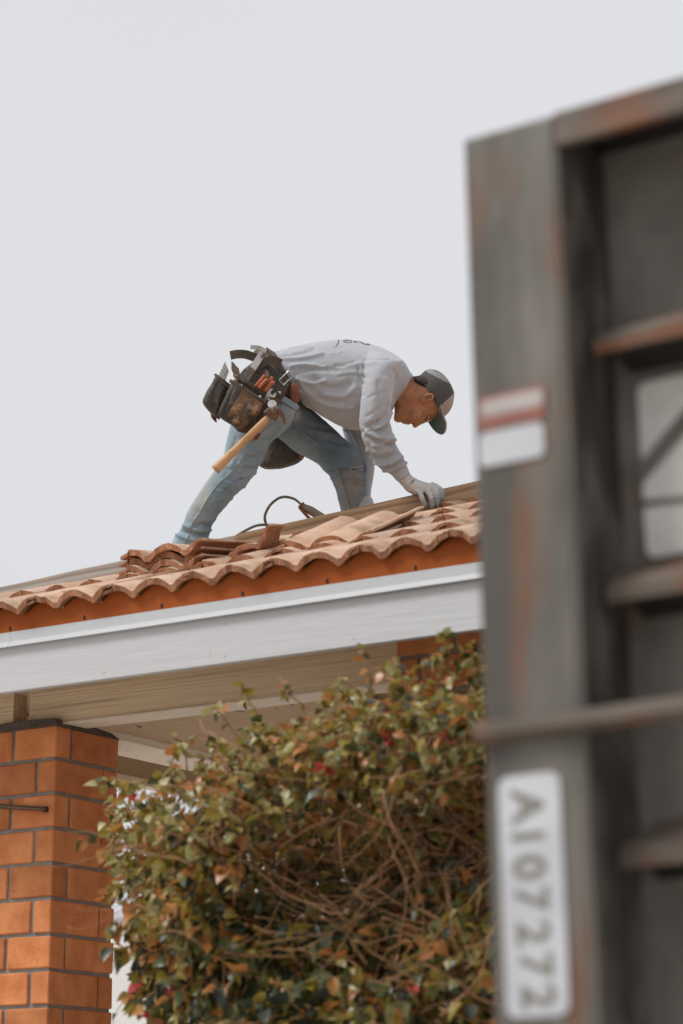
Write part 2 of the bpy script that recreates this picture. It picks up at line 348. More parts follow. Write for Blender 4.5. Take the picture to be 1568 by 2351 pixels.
# ------------------------------------------------------------------ roof tiles
TP, TA, TT, TW, TL = .134, .041, .0175, .268, .405
def prof(x):
    u = (x % TP) / TP; c = abs(math.cos(math.pi * u)); return TA * max(c, .17) ** .6
def tile_mesh(name, seed, x0=-.034, x1=TW, rough=.0019, ln=TL):
    r = random.Random(seed); xs = [x0, -.0005] if x0 < 0 else [x0]
    k = max(0, int(x0 / TP * 11)) + (1 if x0 > 0 else 0)
    x = TP / 11 * k if x0 > 0 else 0.
    while x < x1 - .004: xs.append(x); x += TP / 11
    xs.append(x1)
    V = []; F = []; M = []; ys = [0, .012, ln * .5, ln]; n = len(xs); rows = len(ys)
    for yy in ys:
        for x in xs:
            lip_l = x < -.0002; lip_r = x > TW - .026
            z = prof(x); zt = z + TT; zb = z
            if lip_l: zt = z + TT * .42
            if lip_r: zb = z + TT * .58
            j = rough if yy < .02 else rough * .5
            dy = r.uniform(-.005, .005) if yy == 0 else 0
            V.append((x, yy + dy, zt + r.uniform(-j, j)))
            V.append((x, yy + dy, zb + r.uniform(-j, j)))
    idx = lambda i, j, t: (i * n + j) * 2 + t
    for i in range(rows - 1):
        for j in range(n - 1):
            F.append((idx(i, j, 0), idx(i, j + 1, 0), idx(i + 1, j + 1, 0), idx(i + 1, j, 0))); M.append(0)
            F.append((idx(i, j, 1), idx(i + 1, j, 1), idx(i + 1, j + 1, 1), idx(i, j + 1, 1))); M.append(1)
        for j in (0, n - 1):
            f = (idx(i, j, 0), idx(i + 1, j, 0), idx(i + 1, j, 1), idx(i, j, 1)); F.append(f if j == 0 else f[::-1]); M.append(0 if j else 1)
    for j in range(n - 1):
        F.append((idx(0, j, 1), idx(0, j + 1, 1), idx(0, j + 1, 0), idx(0, j, 0))); M.append(1)
        F.append((idx(rows - 1, j, 0), idx(rows - 1, j + 1, 0), idx(rows - 1, j + 1, 1), idx(rows - 1, j, 1))); M.append(1)
    me = mesh_from(name, V, F, ['clay_top', 'clay_cut'], M, True)
    e = me.attributes.new('sharp_face', 'BOOLEAN', 'FACE') if 'sharp_face' not in me.attributes else me.attributes['sharp_face']
    for p, mi_ in zip(me.polygons, M): p.use_smooth = (mi_ == 0 or abs(p.normal[1]) < .5)
    return me
TILES = [tile_mesh('roof_tile', s) for s in range(6)]
TILE_BROKEN = tile_mesh('broken_tile', 31, x0=.085, rough=.003)
TILE_HALF = tile_mesh('broken_tile', 33, x0=.10, x1=.262, rough=.003, ln=.085)
EXPO = .34; TPITCH = SA - math.radians(2.3)
T0 = np.array([-3.774, 5.082, 2.7165])
SLOT = set()
def tile_at(me, loc, rot, parent, name='roof_tile'):
    o = bpy.data.objects.new(name, me); link(o, parent, loc); o.rotation_euler = rot; return o
removed = {(2, -5), (2, -4), (3, -3), (3, -4), (2, -3), (3, -5)}
for k in range(8):
    yk = T0[1] + k * EXPO * math.cos(SA); zk = T0[2] + k * EXPO * math.sin(SA)
    sh = (.074 * k) % TW
    for i in range(-8, 14):
        x = T0[0] + i * TW + sh
        hipx = HX0 + (yk + .10 - EY)                    # hip line at this course
        if x < hipx - .02 or x > 1.9: continue
        if k >= 6 and x > -1.2: continue
        me = TILES[random.randrange(6)]
        first = x - TW < hipx - .02
        if (k, i) in removed and x < -3.2: continue
        if first and k == 2: me = TILE_BROKEN
        tile_at(me, (x + random.uniform(-.002, .002), yk + random.uniform(-.006, .006), zk + random.uniform(0, .003)),
                (TPITCH + random.uniform(-.006, .006), random.uniform(-.006, .006), random.uniform(-.01, .01)), roof)
# orange closure strip with a wavy top and drain slots
V = []; F = []
xs = np.arange(HX0 + .01, HX1, TP / 10)
for x in xs:
    zt = T0[2] + prof(x - T0[0] - .006) + .006
    V += [(x, EY - .002, 2.6905), (x, EY - .004, zt), (x, EY + .004, zt), (x, EY + .004, 2.6905)]
for i in range(len(xs) - 1):
    a = i * 4
    for j in range(4): F.append((a + j, a + (j + 1) % 4, a + 4 + (j + 1) % 4, a + 4 + j))
b_ = MB(); b_.box((HX0 + .03, EY + .03, 2.676), (HX1, EY + .06, 2.738)); b_.obj('gap_blocker', 'rough_beam', house)  # unseen filler added to block sky glimpses under the tiles
strip = obj('eave_closure', V, F, 'orange_metal', house)
x = -4.43
while x < 1.5:
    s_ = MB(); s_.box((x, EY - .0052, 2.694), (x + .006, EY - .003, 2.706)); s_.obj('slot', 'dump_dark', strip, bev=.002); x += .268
# ------------------------------------------------------------------ hip boards
HA, HB = np.array([-4.7972, 5.47, 2.9415]), np.array([-3.6939, 6.47, 3.3403])
hd = (HB - HA); hl = np.linalg.norm(hd); hd /= hl; hs = np.cross(hd, (0, 0, 1)); hs /= np.linalg.norm(hs); hu = np.cross(hs, hd)
def board(s0, s1, top, hgt, th, mat, off=0):
    o_ = HA + hd * s0 + hu * top; ln = s1 - s0
    V = []
    nx, r = 14, random.Random(int(s0 * 100) + 5)
    for i in range(nx + 1):
        wob = r.uniform(-.0012, .0012)
        for (yy, zz) in ((-th / 2 + off, -hgt), (th / 2 + off, -hgt), (th / 2 + off, wob), (-th / 2 + off, wob)): V.append((ln * i / nx, yy, zz))
    F = [(0, 3, 2, 1), tuple(nx * 4 + q for q in (0, 1, 2, 3))]
    for i in range(nx):
        for j in range(4): F.append((i * 4 + j, i * 4 + (j + 1) % 4, i * 4 + 4 + (j + 1) % 4, i * 4 + 4 + j))
    me = mesh_from('hip_board', V, F, mat); o = bpy.data.objects.new('hip_board', me); link(o, house, o_)
    o.rotation_euler = Matrix((hd, -hs, hu)).transposed().to_euler(); 
    md = o.modifiers.new('b', 'BEVEL'); md.width = .003; md.segments = 2
    return o
tag(board(-.45, .74, -.002, .10, .036, 'hip_wood_grey'), 'weathered grey hip board at the left end of the roof')
bd = tag(board(.745, 2.75, 0, .135, .04, 'hip_wood'), 'brown grained hip board under the gloved hand')
# ------------------------------------------------------------------ brick pillars
BH, MJ = .0905, .0115; CH = BH + MJ - .0005
BV = {}
def brick_mesh(sx, sy, v):
    key = (round(sx, 3), round(sy, 3), v)
    if key not in BV:
        r = random.Random(hash(key) & 0xffff); bm = bmesh.new(); bmesh.ops.create_cube(bm, size=1)
        for q in bm.verts: q.co = (q.co.x * sx + r.uniform(-.0012, .0012), q.co.y * sy + r.uniform(-.0012, .0012), q.co.z * BH + r.uniform(-.001, .001))
        bmesh.ops.bevel(bm, geom=list(bm.edges), offset=.0035, segments=1, affect='EDGES')
        me = bpy.data.meshes.new('brick'); bm.to_mesh(me); bm.free(); me.materials.append(MATS['brick']); BV[key] = me
    return BV[key]
def pillar(x1, y0, sx, sy, ztop, n, label, joint_l):
    """x1: right face, y0: front face"""
    core = MB(); core.box((x1 - sx + .007, y0 + .007, 0), (x1 - .007, y0 + sy - .007, ztop + .004))
    p = core.obj('brick_pillar', 'mortar', house); tag(p, label)
    d = .066                                                    # header width at the corners
    for c in range(n):
        z = ztop - BH / 2 - c * CH; odd = c % 2
        def put(xa, xb, ya, yb):
            me = brick_mesh(xb - xa, yb - ya, random.randrange(3)); o = bpy.data.objects.new('brick', me)
            link(o, p, ((xa + xb) / 2, (ya + yb) / 2, z)); o.rotation_euler = (random.uniform(-.004, .004), 0, random.uniform(-.006, .006))
        X0, X1, Y0_, Y1_ = x1 - sx, x1, y0, y0 + sy
        if odd == 0:   # long brick round the front-right corner: shows d on the right face
            put(X1 - sx * .52 - MJ / 2, X1, Y0_, Y0_ + d); put(X0, X1 - sx * .52 - MJ * 1.5, Y0_, Y0_ + d)
            put(X1 - d, X1, Y0_ + d + MJ, Y1_); put(X0, X0 + d, Y0_ + d + MJ, Y1_); put(X0 + d + MJ, X1 - d - MJ, Y1_ - d, Y1_)
        else:
            put(X1 - d, X1, Y0_, Y1_ - d - MJ * .6); put(X0 + d + MJ, X1 - d - MJ, Y0_, Y0_ + d); put(X0, X0 + d, Y0_, Y1_ - d - MJ * .6)
            put(X1 - sx * .5 + .002, X1, Y1_ - d, Y1_); put(X0, X1 - sx * .5 - .006, Y1_ - d, Y1_)
    return p
p1 = pillar(-4.515, 5.42, .295, .294, 2.480, 24, 'orange brick pillar at the left corner under the beam', 0)
p2 = pillar(-2.95, 5.42, .394, .294, 2.645, 26, 'orange brick pillar half hidden behind the bush', 0)
c_ = MB(); c_.rings([[(-4.812, 5.418, z), (-4.66, 5.414, z + .003), (-4.51, 5.418, z), (-4.505, 5.56, z + .004), (-4.511, 5.716, z), (-4.65, 5.72, z), (-4.812, 5.716, z)] for z in (2.478,)]
     + [[(-4.80, 5.43, 2.503), (-4.66, 5.422, 2.508), (-4.535, 5.43, 2.505), (-4.527, 5.56, 2.508), (-4.532, 5.70, 2.498), (-4.65, 5.70, 2.5), (-4.80, 5.70, 2.5)]])
c_.obj('mortar_cap', 'mortar_dark', p1)
# ------------------------------------------------------------------ beams, soffits under the roof
b_ = MB(); b_.box((-4.658, 5.46, 2.4925), (-3.346, 5.545, 2.74)); tag(b_.obj('beam', 'rough_beam', house, bev=.004), 'rough-sawn tan front beam over the brick pillar')
b_ = MB(); b_.box((-4.657, 5.452, 2.489), (-3.347, 5.553, 2.4935)); b_.obj('beam_underside', 'beam_edge_lit', house)
b_ = MB(); b_.box((-4.71, 5.547, 2.512), (-4.56, 10.4, 2.85)); b_.obj('beam', 'rough_beam_y', house, bev=.004)
b_ = MB(); b_.box((-4.73, 5.556, 2.487), (-4.545, 10.4, 2.511)); b_.obj('beam_trim', 'beam_edge_lit', house, bev=.002)
b_ = MB(); b_.box((HX0 + .021, EY + .03, 2.5), (HX0 + .06, 11, 2.525)); b_.obj('fascia_trim', 'beam_edge_lit', house)
b_ = MB(); b_.box((HX0 + .022, EY + .03, 2.526), (HX0 + .04, 11, 2.66)); b_.obj('soffit_board', 'soffit', house)
for xr in (-4.93, -4.15, -3.6):
    r_ = MB(); y0, y1 = EY + .026, 5.455
    r_.hull8([(xr, y0, 2.56), (xr + .04, y0, 2.56), (xr + .04, y1, 2.56 + (y1 - y0) * SL), (xr, y1, 2.56 + (y1 - y0) * SL),
              (xr, y0, 2.653), (xr + .04, y0, 2.653), (xr + .04, y1, 2.653 + (y1 - y0) * SL), (xr, y1, 2.653 + (y1 - y0) * SL)])
    r_.obj('rafter', 'rough_beam_y', house)
b_ = MB(); b_.hull8([(-5.2, 5.44, 2.50), (-4.70, 5.44, 2.50), (-4.70, 5.50, 2.50), (-5.2, 5.50, 2.50), (-5.2, 5.44, 2.60), (-4.70, 5.44, 2.60), (-4.70, 5.50, 2.60), (-5.2, 5.50, 2.60)])
b_.obj('lookout', 'rough_beam', house)
b_ = MB(); b_.tube([(-3.86, 5.449, 2.49), (-3.86, 5.445, 2.475), (-3.852, 5.443, 2.468)], .0035, 6); b_.obj('hook', 'rust_steel', house)
# metal clip on the pillar
q0, q1 = onY(-14, 1850, 5.412), onY(104, 1857, 5.412)
mc = empty('metal_bracket', q0)
b_ = MB(); b_.hull8([q0 + (0, .006, -.006), q1 + (0, .006, -.007), q1 + (0, -.006, -.007), q0 + (0, -.006, -.006), q0 + (0, .006, .006), q1 + (0, .006, .005), q1 + (0, -.006, .005), q0 + (0, -.006, .006)])
b_.obj('bar', 'dark_bronze', mc, bev=.002)
b_ = MB()
for f in (.25, .55):
    b_.tube([q0 + (0, -.009, .012 * f - .005), q1 + (-.008, -.009, .01 * f - .006)], .0016, 6)
b_.obj('wire', 'steel_dark', mc)
b_ = MB(); c = q0 * .88 + q1 * .12; b_.tube([c + (0, -.006, .004), c + (0, -.014, .004)], .006, 10); b_.obj('bolt', 'steel', mc)
b_ = MB(); b_.box(q1 + (-.006, -.011, -.01), q1 + (.006, .0075, .007)); b_.obj('end_stop', 'dark_bronze', mc, bev=.002)
tag(mc, 'thin dark metal bracket bolted across the left brick pillar', 'bracket')

# ================================================================== DUMPSTER
LEAN = math.atan(.026 / 1.11); YD = 2.5
dz = np.array([-1.438, YD, 2.519])                       # top left corner of the corner post
DH = 2.36; Rl = Matrix.Rotation(-LEAN, 3, 'Y')           # stands slightly tilted on the sloping drive
dump = tag(empty('dumpster', (-1.39, YD, .12)), 'grey-brown steel dumpster with ribbed side, close on the right', 'dumpster')
def D(x, y, z):                                           # local: x along the side, y into the box, z down from the top edge
    v = Rl @ Vector((x, y, -z)); return dz + np.array(v)
def dbox(mb, x0, x1, y0, y1, z0, z1, m=0):
    mb.hull8([D(x0, y0, z1), D(x1, y0, z1), D(x1, y1, z1), D(x0, y1, z1), D(x0, y0, z0), D(x1, y0, z0), D(x1, y1, z0), D(x0, y1, z0)], m)
def dquads(mb, prof_, x0, x1, m=0, x0b=None):
    n = len(prof_); mb.add([D(x0 if x0b is None else x0b[i], y, z) for i, (y, z) in enumerate(prof_)] + [D(x1, y, z) for y, z in prof_],
        [(i, (i + 1) % n, (i + 1) % n + n, i + n) for i in range(n)] + [tuple(range(n - 1, -1, -1)), tuple(range(n, 2 * n))], m)
DL = 4.6
b_ = MB(); dbox(b_, 0, .132, 0, .155, 0, DH); b_.obj('corner_post', 'dump_paint', dump, bev=.006)
b_ = MB(); dbox(b_, .1325, .137, .014, .128, .014, DH); b_.obj('shade_liner', 'dump_grime_shade', dump, bev=.001)  # thin liner added to carry the painted recess shade
b_ = MB(); dbox(b_, .132, .1365, -.001, .013, .048, DH); b_.obj('weld_bead', 'dump_paint', dump, bev=.0015)
b_ = MB(); dbox(b_, .1325, DL, -.003, .012, 0, .047); b_.obj('top_rail', 'dump_edge', dump, bev=.004)
b_ = MB(); dbox(b_, .1325, DL, .0125, .129, .002, .012); b_.obj('top_plate', 'dump_dark', dump)  # near-black colour paints the shade under the top rail
b_ = MB(); dbox(b_, .1325, DL, .13, .15, 0, DH); b_.obj('side_panel', 'dump_panel', dump)
b_ = MB(); dbox(b_, .004, .02, .156, 2.2, 0, DH); b_.obj('end_panel', 'dump_panel', dump)
b_ = MB(); dbox(b_, .02, DL, 2.2, 2.22, 0, DH); b_.obj('side_panel', 'dump_panel', dump)
b_ = MB(); dbox(b_, .02, DL, .155, 2.2, DH - .02, DH); b_.obj('floor', 'dump_panel', dump)
b_ = MB(); dbox(b_, DL - .02, DL, .155, 2.2, 0, DH - .03); b_.obj('end_panel', 'dump_panel', dump)
for zr_ in (.305, .622, .94, 1.257, 1.574, 1.89, 2.2):
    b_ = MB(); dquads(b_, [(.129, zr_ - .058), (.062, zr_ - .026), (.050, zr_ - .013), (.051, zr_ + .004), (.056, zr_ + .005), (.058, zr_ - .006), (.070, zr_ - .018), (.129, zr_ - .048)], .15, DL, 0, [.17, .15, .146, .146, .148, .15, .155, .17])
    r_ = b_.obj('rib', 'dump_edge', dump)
    b_ = MB(); dquads(b_, [(.1285, zr_ - .047), (.071, zr_ - .0175), (.064, zr_ - .009), (.1285, zr_ + .012)], .16, DL); b_.obj('rib_shade', 'dump_dark', r_)  # dark wedge added in the rib cavity, painting the shade below it
for xv in (1.1, 2.0, 2.9, 3.8):
    b_ = MB(); dbox(b_, xv, xv + .1, .03, .128, .046, DH); b_.obj('stake', 'dump_paint', dump, bev=.005)
# inner flange line of the panel and the long welded bar across the post
b_ = MB(); dquads(b_, [(-.001, .762), (-.018, .766), (-.02, .782), (-.012, .79), (-.001, .792)], -.006, DL); b_.obj('welded_bar', 'dump_edge', dump, bev=.002)
for zb in (DH, ):
    for yy in (.3, 1.8):
        b_ = MB(); dbox(b_, .1, DL - .1, yy, yy + .1, DH, DH + .12); b_.obj('skid_rail', 'dump_paint', dump)
def rrect(cx, cz, w, h, r, y, n=6):
    pts = []
    for sx, sz, a0 in ((1, -1, -90), (1, 1, 0), (-1, 1, 90), (-1, -1, 180)):
        for a in np.linspace(math.radians(a0), math.radians(a0 + 90), n):
            pts.append((cx + sx * (w / 2 - r) + r * math.cos(a), y, cz + sz * (h / 2 - r) + r * math.sin(a)))
    return pts
def rplate(name, cx, cz, w, h, r, y0, y1, mat, parent):
    p = rrect(cx, cz, w, h, r, 0); n = len(p); mb = MB()
    mb.add([D(x, y0, z) for x, _, z in p] + [D(x, y1, z) for x, _, z in p],
           [tuple(range(n)), tuple(range(2 * n - 1, n - 1, -1))] + [(i, i + n, (i + 1) % n + n, (i + 1) % n) for i in range(n)])
    return mb.obj(name, mat, parent)
def dloc(px, py, y=YD):                                   # pixel survey -> dumpster local x,z on its front face
    v = Rl.inverted() @ Vector(onY(px, py, y) - dz); return v.x, -v.z
c1 = [dloc(*q) for q in ((1143, 1790), (1282, 1780), (1318, 2325), (1168, 2332))]
cx = sum(c[0] for c in c1) / 4; cz = sum(c[1] for c in c1) / 4
plate = rplate('number_plate', cx, cz, .082, .281, .014, -.0035, -.0005, 'plate_white', dump)
plate['label'] = 'white number plate reading A107272 downwards'
for i, chn in enumerate('A107272'):
    tv, tf = text_mesh(chn, .052, bold=.0012); tv[:, 0] -= (tv[:, 0].min() + tv[:, 0].max()) / 2
    px_, py_ = [(1208, 1856), (1209, 1925), (1213, 1996), (1218, 2070), (1222, 2146), (1228, 2222), (1234, 2292)][i]
    lx, lz = dloc(px_ + 2, py_ - 4)
    # letters lie on their side: top of the letter to the right
    V = [D(lx + v[1] * 1.15, -.0042, lz + v[0] * 1.12) for v in tv]
    obj('letter', V, [f[::-1] for f in tf], 'plate_ink', plate)
s1 = dloc(1176, 938); s2 = dloc(1176, 1022)
st = rplate('warning_sticker', s1[0], s1[1], .092, .042, .006, -.003, -.0005, 'sticker_red', dump)
st['label'] = 'red and white warning sticker on the post'
rplate('white_band', s1[0] + .001, s1[1] - .006, .087, .021, .006, -.0038, -.0031, 'sticker_white', st)
rplate('sticker', s2[0], s2[1], .09, .044, .009, -.003, -.0005, 'plate_white', dump)['label'] = 'blank white sticker below the warning sticker'
# pale placard on the recessed panel between two ribs
def dl2(px, py): 
    v = Rl.inverted() @ Vector(onY(px, py, YD + .128) - dz); return v.x, -v.z
a = dl2(1466, 880); b2 = dl2(1478, 1290)
pw = .30; pc = (a[0] + pw / 2, (a[1] + b2[1]) / 2)
pl = rplate('placard', pc[0], pc[1], pw, abs(b2[1] - a[1]) * .98, .012, .1235, .1285, 'placard', dump); pl['label'] = 'pale placard crossed by a dark diagonal band'
b_ = MB(); q = [dl2(*p) for p in ((1460, 1075), (1486, 1110), (1600, 985), (1600, 925), (1560, 1000))]
q = [dl2(*p) for p in ((1467, 1072), (1482, 1112), (1660, 905), (1650, 850))]
b_.add([D(x, .1225, z) for x, z in q], [(3, 2, 1, 0)]); b_.obj('dark_band', 'dump_panel', pl)
q = [dl2(*p) for p in ((1470, 1152), (1470, 1168), (1660, 1148), (1660, 1132))]
b_ = MB(); b_.add([D(x, .1222, z) for x, z in q], [(0, 1, 2, 3)]); b_.obj('dark_line', 'dump_paint', pl)

# ================================================================== BOUGAINVILLEA
bush = tag(empty('bougainvillea_bush', (-2.75, 4.55, 0)), 'sprawling bougainvillea bush with olive and orange leaves and red bracts', 'bush')
br = np.random.default_rng(11)
TOPL = np.array([(238, 1812), (262, 1790), (300, 1800), (370, 1745), (420, 1735), (470, 1752), (505, 1700), (520, 1680), (560, 1650), (585, 1628), (640, 1622), (690, 1600), (750, 1590), (790, 1580), (850, 1556), (900, 1565), (940, 1560), (965, 1525), (1000, 1520), (1050, 1508), (1100, 1510), (1300, 1500)])
LEFTL = np.array([(1812, 285), (1900, 292), (1960, 292), (2060, 290), (2110, 305), (2160, 310), (2200, 320), (2260, 350), (2320, 385), (2351, 400), (2500, 430)])
def topy(x): return np.interp(x, TOPL[:, 0], TOPL[:, 1]) + 30 + np.interp(x, [240, 330, 700, 1000], [-10, 48, 42, 30])
def leftx(y): return np.interp(y, LEFTL[:, 0], LEFTL[:, 1])
def inbush(x, y): return y > topy(x) and x > leftx(y)
def leaf_tmpl(seed):
    r = np.random.default_rng(seed); L = 1.; wd = r.uniform(.30, .40); curl = r.uniform(.15, .6); fold = r.uniform(.1, .35); tw = r.uniform(-.3, .3)
    V = []; ts = [0, .16, .36, .6, .82, 1.]; ws = [0.03, .75, 1., .78, .38, 0.0]
    for t, w in zip(ts, ws):
        cz = -curl * t * t + .12 * t; cx = tw * t * t * .5
        for s in (-1, 0, 1): V.append((cx + s * w * wd, t * L, cz + fold * abs(s) * w * wd * 1.1))
    F = []
    for i in range(5):
        a = i * 3; F += [(a, a + 1, a + 4, a + 3), (a + 1, a + 2, a + 5, a + 4)]
    return np.array(V), F
TM = [leaf_tmpl(s) for s in range(8)]
LEAFMESH = [[None] * 5 for _ in range(8)]
for i, (V, F) in enumerate(TM):
    for j in range(5): LEAFMESH[i][j] = mesh_from('leaf', V, F, LEAFM[j].name, None, True)
def rot_from(dirv, roll):
    y = dirv / np.linalg.norm(dirv); x = np.cross(y, (0, 0, 1)); nx = np.linalg.norm(x); x = x / nx if nx > 1e-3 else np.array([1, 0, 0]); z = np.cross(x, y)
    c, s = math.cos(roll), math.sin(roll); x2, z2 = x * c + z * s, z * c - x * s
    return np.stack([x2, y, z2], 1)
leaves = []      # (pos, R, size, tmpl, mat, depth score)
twigs = MB(); limbs = MB()
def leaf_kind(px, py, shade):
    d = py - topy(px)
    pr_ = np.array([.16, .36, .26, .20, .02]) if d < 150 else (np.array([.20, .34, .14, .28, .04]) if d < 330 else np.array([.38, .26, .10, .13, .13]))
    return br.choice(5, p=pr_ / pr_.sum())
def shoot(p0, dirv, ln, nl, lsize, px, py, rad=.0022, matk=None):
    pts = [p0]; d = dirv / np.linalg.norm(dirv); steps = 6
    for i in range(steps):
        d = d + br.normal(0, .22, 3) + np.array([0, 0, -.05]); d /= np.linalg.norm(d); pts.append(pts[-1] + d * ln / steps)
    twigs.tube(pts, list(np.linspace(rad, rad * .45, steps + 1)), 5)
    for i in range(nl):
        t = br.uniform(.15, 1.0) ** .8; k = min(int(t * steps), steps - 1); f = t * steps - k; p = pts[k] * (1 - f) + pts[k + 1] * f
        ax_ = pts[k + 1] - pts[k]; ax_ = ax_ / np.linalg.norm(ax_); ph = i * 2.4 + br.normal(0, .3); u_ = np.cross(ax_, (.3, .2, .9)); u_ /= np.linalg.norm(u_); w_ = np.cross(ax_, u_)
        ld = u_ * math.cos(ph) + w_ * math.sin(ph) + ax_ * .45 + np.array([0, -.2, -.45]) + br.normal(0, .25, 3); s = lsize * br.uniform(.55, 1.3) * (1.25 - .5 * t)
        R = rot_from(ld, br.normal(0, .7)); leaves.append((p, R, s, br.integers(8), leaf_kind(px, py, 0) if matk is None else br.choice(matk)))
def dens(x, y):
    d = y - topy(x); e = x - leftx(y)
    v = .52 - .15 * hollow(x, y) + 1.0 * math.exp(-(d / 120) ** 2) + .95 * math.exp(-(e / 170) ** 2)
    v += .45 * max(0, noise.noise(Vector((x / 160, y / 130, 3)))) * 1.6
    if y > 2080: v += .25
    return min(1, v)
def hollow(x, y):
    e = x - leftx(y); d = y - topy(x)
    return np.clip((d - 170) / 120, 0, 1) * np.clip((e - 200) / 170, 0, 1) * np.clip((2200 - y) / 150, .12, 1)
def yfront(x, y): return 4.28 + .42 * hollow(x, y) + .10 * noise.noise(Vector((x / 180, y / 150, 0))) + .22 * math.exp(-((y - topy(x)) / 60) ** 2) + .2 * math.exp(-((x - leftx(y)) / 90) ** 2)
cnt = 0
while cnt < 1800:
    x, y = br.uniform(235, 1330), br.uniform(1500, 2420)
    if not inbush(x, y) or br.random() > dens(x, y): continue
    cnt += 1; yy = yfront(x, y) + br.uniform(0, .28); p = onY(x, y, yy)
    dv = np.array([br.normal(0, .6), -.45, br.normal(.25, .6)])
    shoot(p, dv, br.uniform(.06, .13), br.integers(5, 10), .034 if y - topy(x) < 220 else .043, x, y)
# leafy sprays that stand out of the outline
for (x, y, dx, dy, n) in ((330, 1800, -1, -.15, 9), (300, 1795, -1, -.25, 8), (270, 1950, -1, -.1, 5), (330, 2170, -1, .2, 6), (320, 2250, -.8, .5, 5), (390, 1760, -.1, -1, 7),
                          (545, 1690, -.7, -.7, 9), (600, 1650, -.3, -1, 8), (850, 1580, .1, -1, 7), (985, 1560, -.2, -1, 9), (1020, 1545, .1, -1, 10), (1060, 1540, .4, -1, 10), (1085, 1560, .3, -1, 9), (700, 1625, -.2, -1, 7), (930, 1590, -.5, -1, 6),
                          (480, 1775, .1, -1, 6), (430, 1770, -.2, -1, 7)):
    p = onY(x, y, 4.5); dv = RT * dx - UPV * dy
    shoot(p, dv, .10, n, .036, x, y + 20, matk=[0, 1, 1, 2, 3])
# bare twig tangle through the middle and right
for i in range(1900):
    x, y = br.uniform(300, 1350), br.uniform(1640, 2420)
    if not inbush(x, y - 60): continue
    if br.random() > .12 + .8 * hollow(x, y): continue
    yy = yfront(x, y) + br.uniform(-.22, .25); p = onY(x, y, yy); a = br.normal(0, .75); d = RT * math.cos(a) * br.choice([-1, 1]) + np.array([0, 0, 1]) * math.sin(a) + FWD * br.normal(0, .35)
    pts = [p]; ln = br.uniform(.08, .32); d /= np.linalg.norm(d)
    for k in range(7):
        d = d + br.normal(0, .17 if k % 3 else .42, 3); d /= np.linalg.norm(d); pts.append(pts[-1] + d * ln / 7)
    r0 = br.choice([.0008, .0012, .0018, .0028], p=[.4, .35, .19, .06]); twigs.tube(pts, list(np.linspace(r0 * 1.25, r0 * .6, 8)), 5)
# deep inner leaves and twigs that close the mass
for i in range(2300):
    x, y = br.uniform(290, 1380), br.uniform(1690, 2450)
    if not inbush(x - 25, y - 60): continue
    if noise.noise(Vector((x / 70, y / 45, 9))) > .42 and y < 2150: continue
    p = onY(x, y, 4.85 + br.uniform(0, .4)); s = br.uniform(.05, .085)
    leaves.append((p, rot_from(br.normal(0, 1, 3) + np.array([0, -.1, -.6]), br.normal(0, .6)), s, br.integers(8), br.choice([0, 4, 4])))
# main limbs from the ground
for k, path in enumerate(((( 760, 2700), (780, 2350), (850, 2150), (980, 2010), (1150, 1930)), ((900, 2700), (880, 2330), (800, 2200), (640, 2120), (520, 2060)),
                          ((1000, 2700), (1040, 2300), (1080, 2120), (1180, 2000)), ((820, 2700), (700, 2300), (560, 2250), (430, 2180)), ((1000, 2150), (900, 2060), (760, 2020), (660, 1960)),
                          ((870, 2120), (1000, 2080), (1110, 2030), (1200, 2040)), ((700, 1840), (850, 1870), (980, 1860), (1100, 1890)), ((640, 1960), (600, 1860), (620, 1760), (680, 1680)), ((980, 1990), (960, 1880), (1000, 1750), (1040, 1600)))):
    pts = [onY(x, y, 4.62 + .05 * math.sin(i * 2 + k)) for i, (x, y) in enumerate(path)]
    if path[0][1] > 2600: pts[0] = np.array([pts[0][0], 4.6, 0.])
    pts = list(catmull(pts, 5)); pts = [p + br.normal(0, .009, 3) for p in pts]
    r0 = .011 if path[0][1] > 2600 else .0042; limbs.tube(pts, list(np.linspace(r0, r0 * .4, len(pts))), 7)
limbs.obj('branch', 'bark', bush, smooth=True)
tag(twigs.obj('twigs', 'twig', bush, smooth=True), 'tangle of bare brown twigs', None, None, 'stuff')
# nearest / largest leaves as parts, the rest as one mass
def score(l):
    q = proj(l[0][None])[0]; inside = 0 < q[0] < 1110 and 1480 < q[1] < 2351
    return (-l[2] if inside else 1) + l[0][1] * .02
leaves.sort(key=score)
for (p, R, s, t, mk) in leaves[:300]:
    o = bpy.data.objects.new('leaf', LEAFMESH[t][mk]); COL.objects.link(o); o.parent = bush
    M4 = Matrix.Translation(Vector(p - org(bush))) @ Matrix(R.tolist()).to_4x4() @ Matrix.Scale(float(s), 4); o.matrix_basis = M4
fol = MB()
for (p, R, s, t, mk) in leaves[300:]:
    V, F = TM[t]; fol.add(p + (V * s) @ R.T, F, int(mk))
tag(fol.obj('foliage', [m_.name for m_ in LEAFM], bush, smooth=True), 'mass of smaller leaves', None, None, 'stuff')
# red bracts
for (x, y, s) in ((295, 1822, .032), (742, 1766, .03), (395, 2255, .036), (318, 2262, .034), (900, 1632, .024), (878, 1690, .026), (945, 2268, .022), (905, 1640, .02), (893, 1700, .022), (1110 - 90, 1700, .02), (330, 2330, .02)):
    mb = MB(); p = onY(x, y, yfront(x, y) - .03)
    for k in range(4):
        V, F = TM[k % 8]; R = rot_from(br.normal(0, .5, 3) + RT * math.cos(k * 1.9) + UPV * math.sin(k * 1.9) - FWD * .4, br.normal(0, .4)); W2 = V.copy(); W2[:, 0] *= 1.35
        mb.add(p + (W2 * s) @ R.T, F)
    mb.obj('flower', 'bract', bush, smooth=True)

# ================================================================== PERSON
DM = 7.83                                                 # distance of the man's middle plane
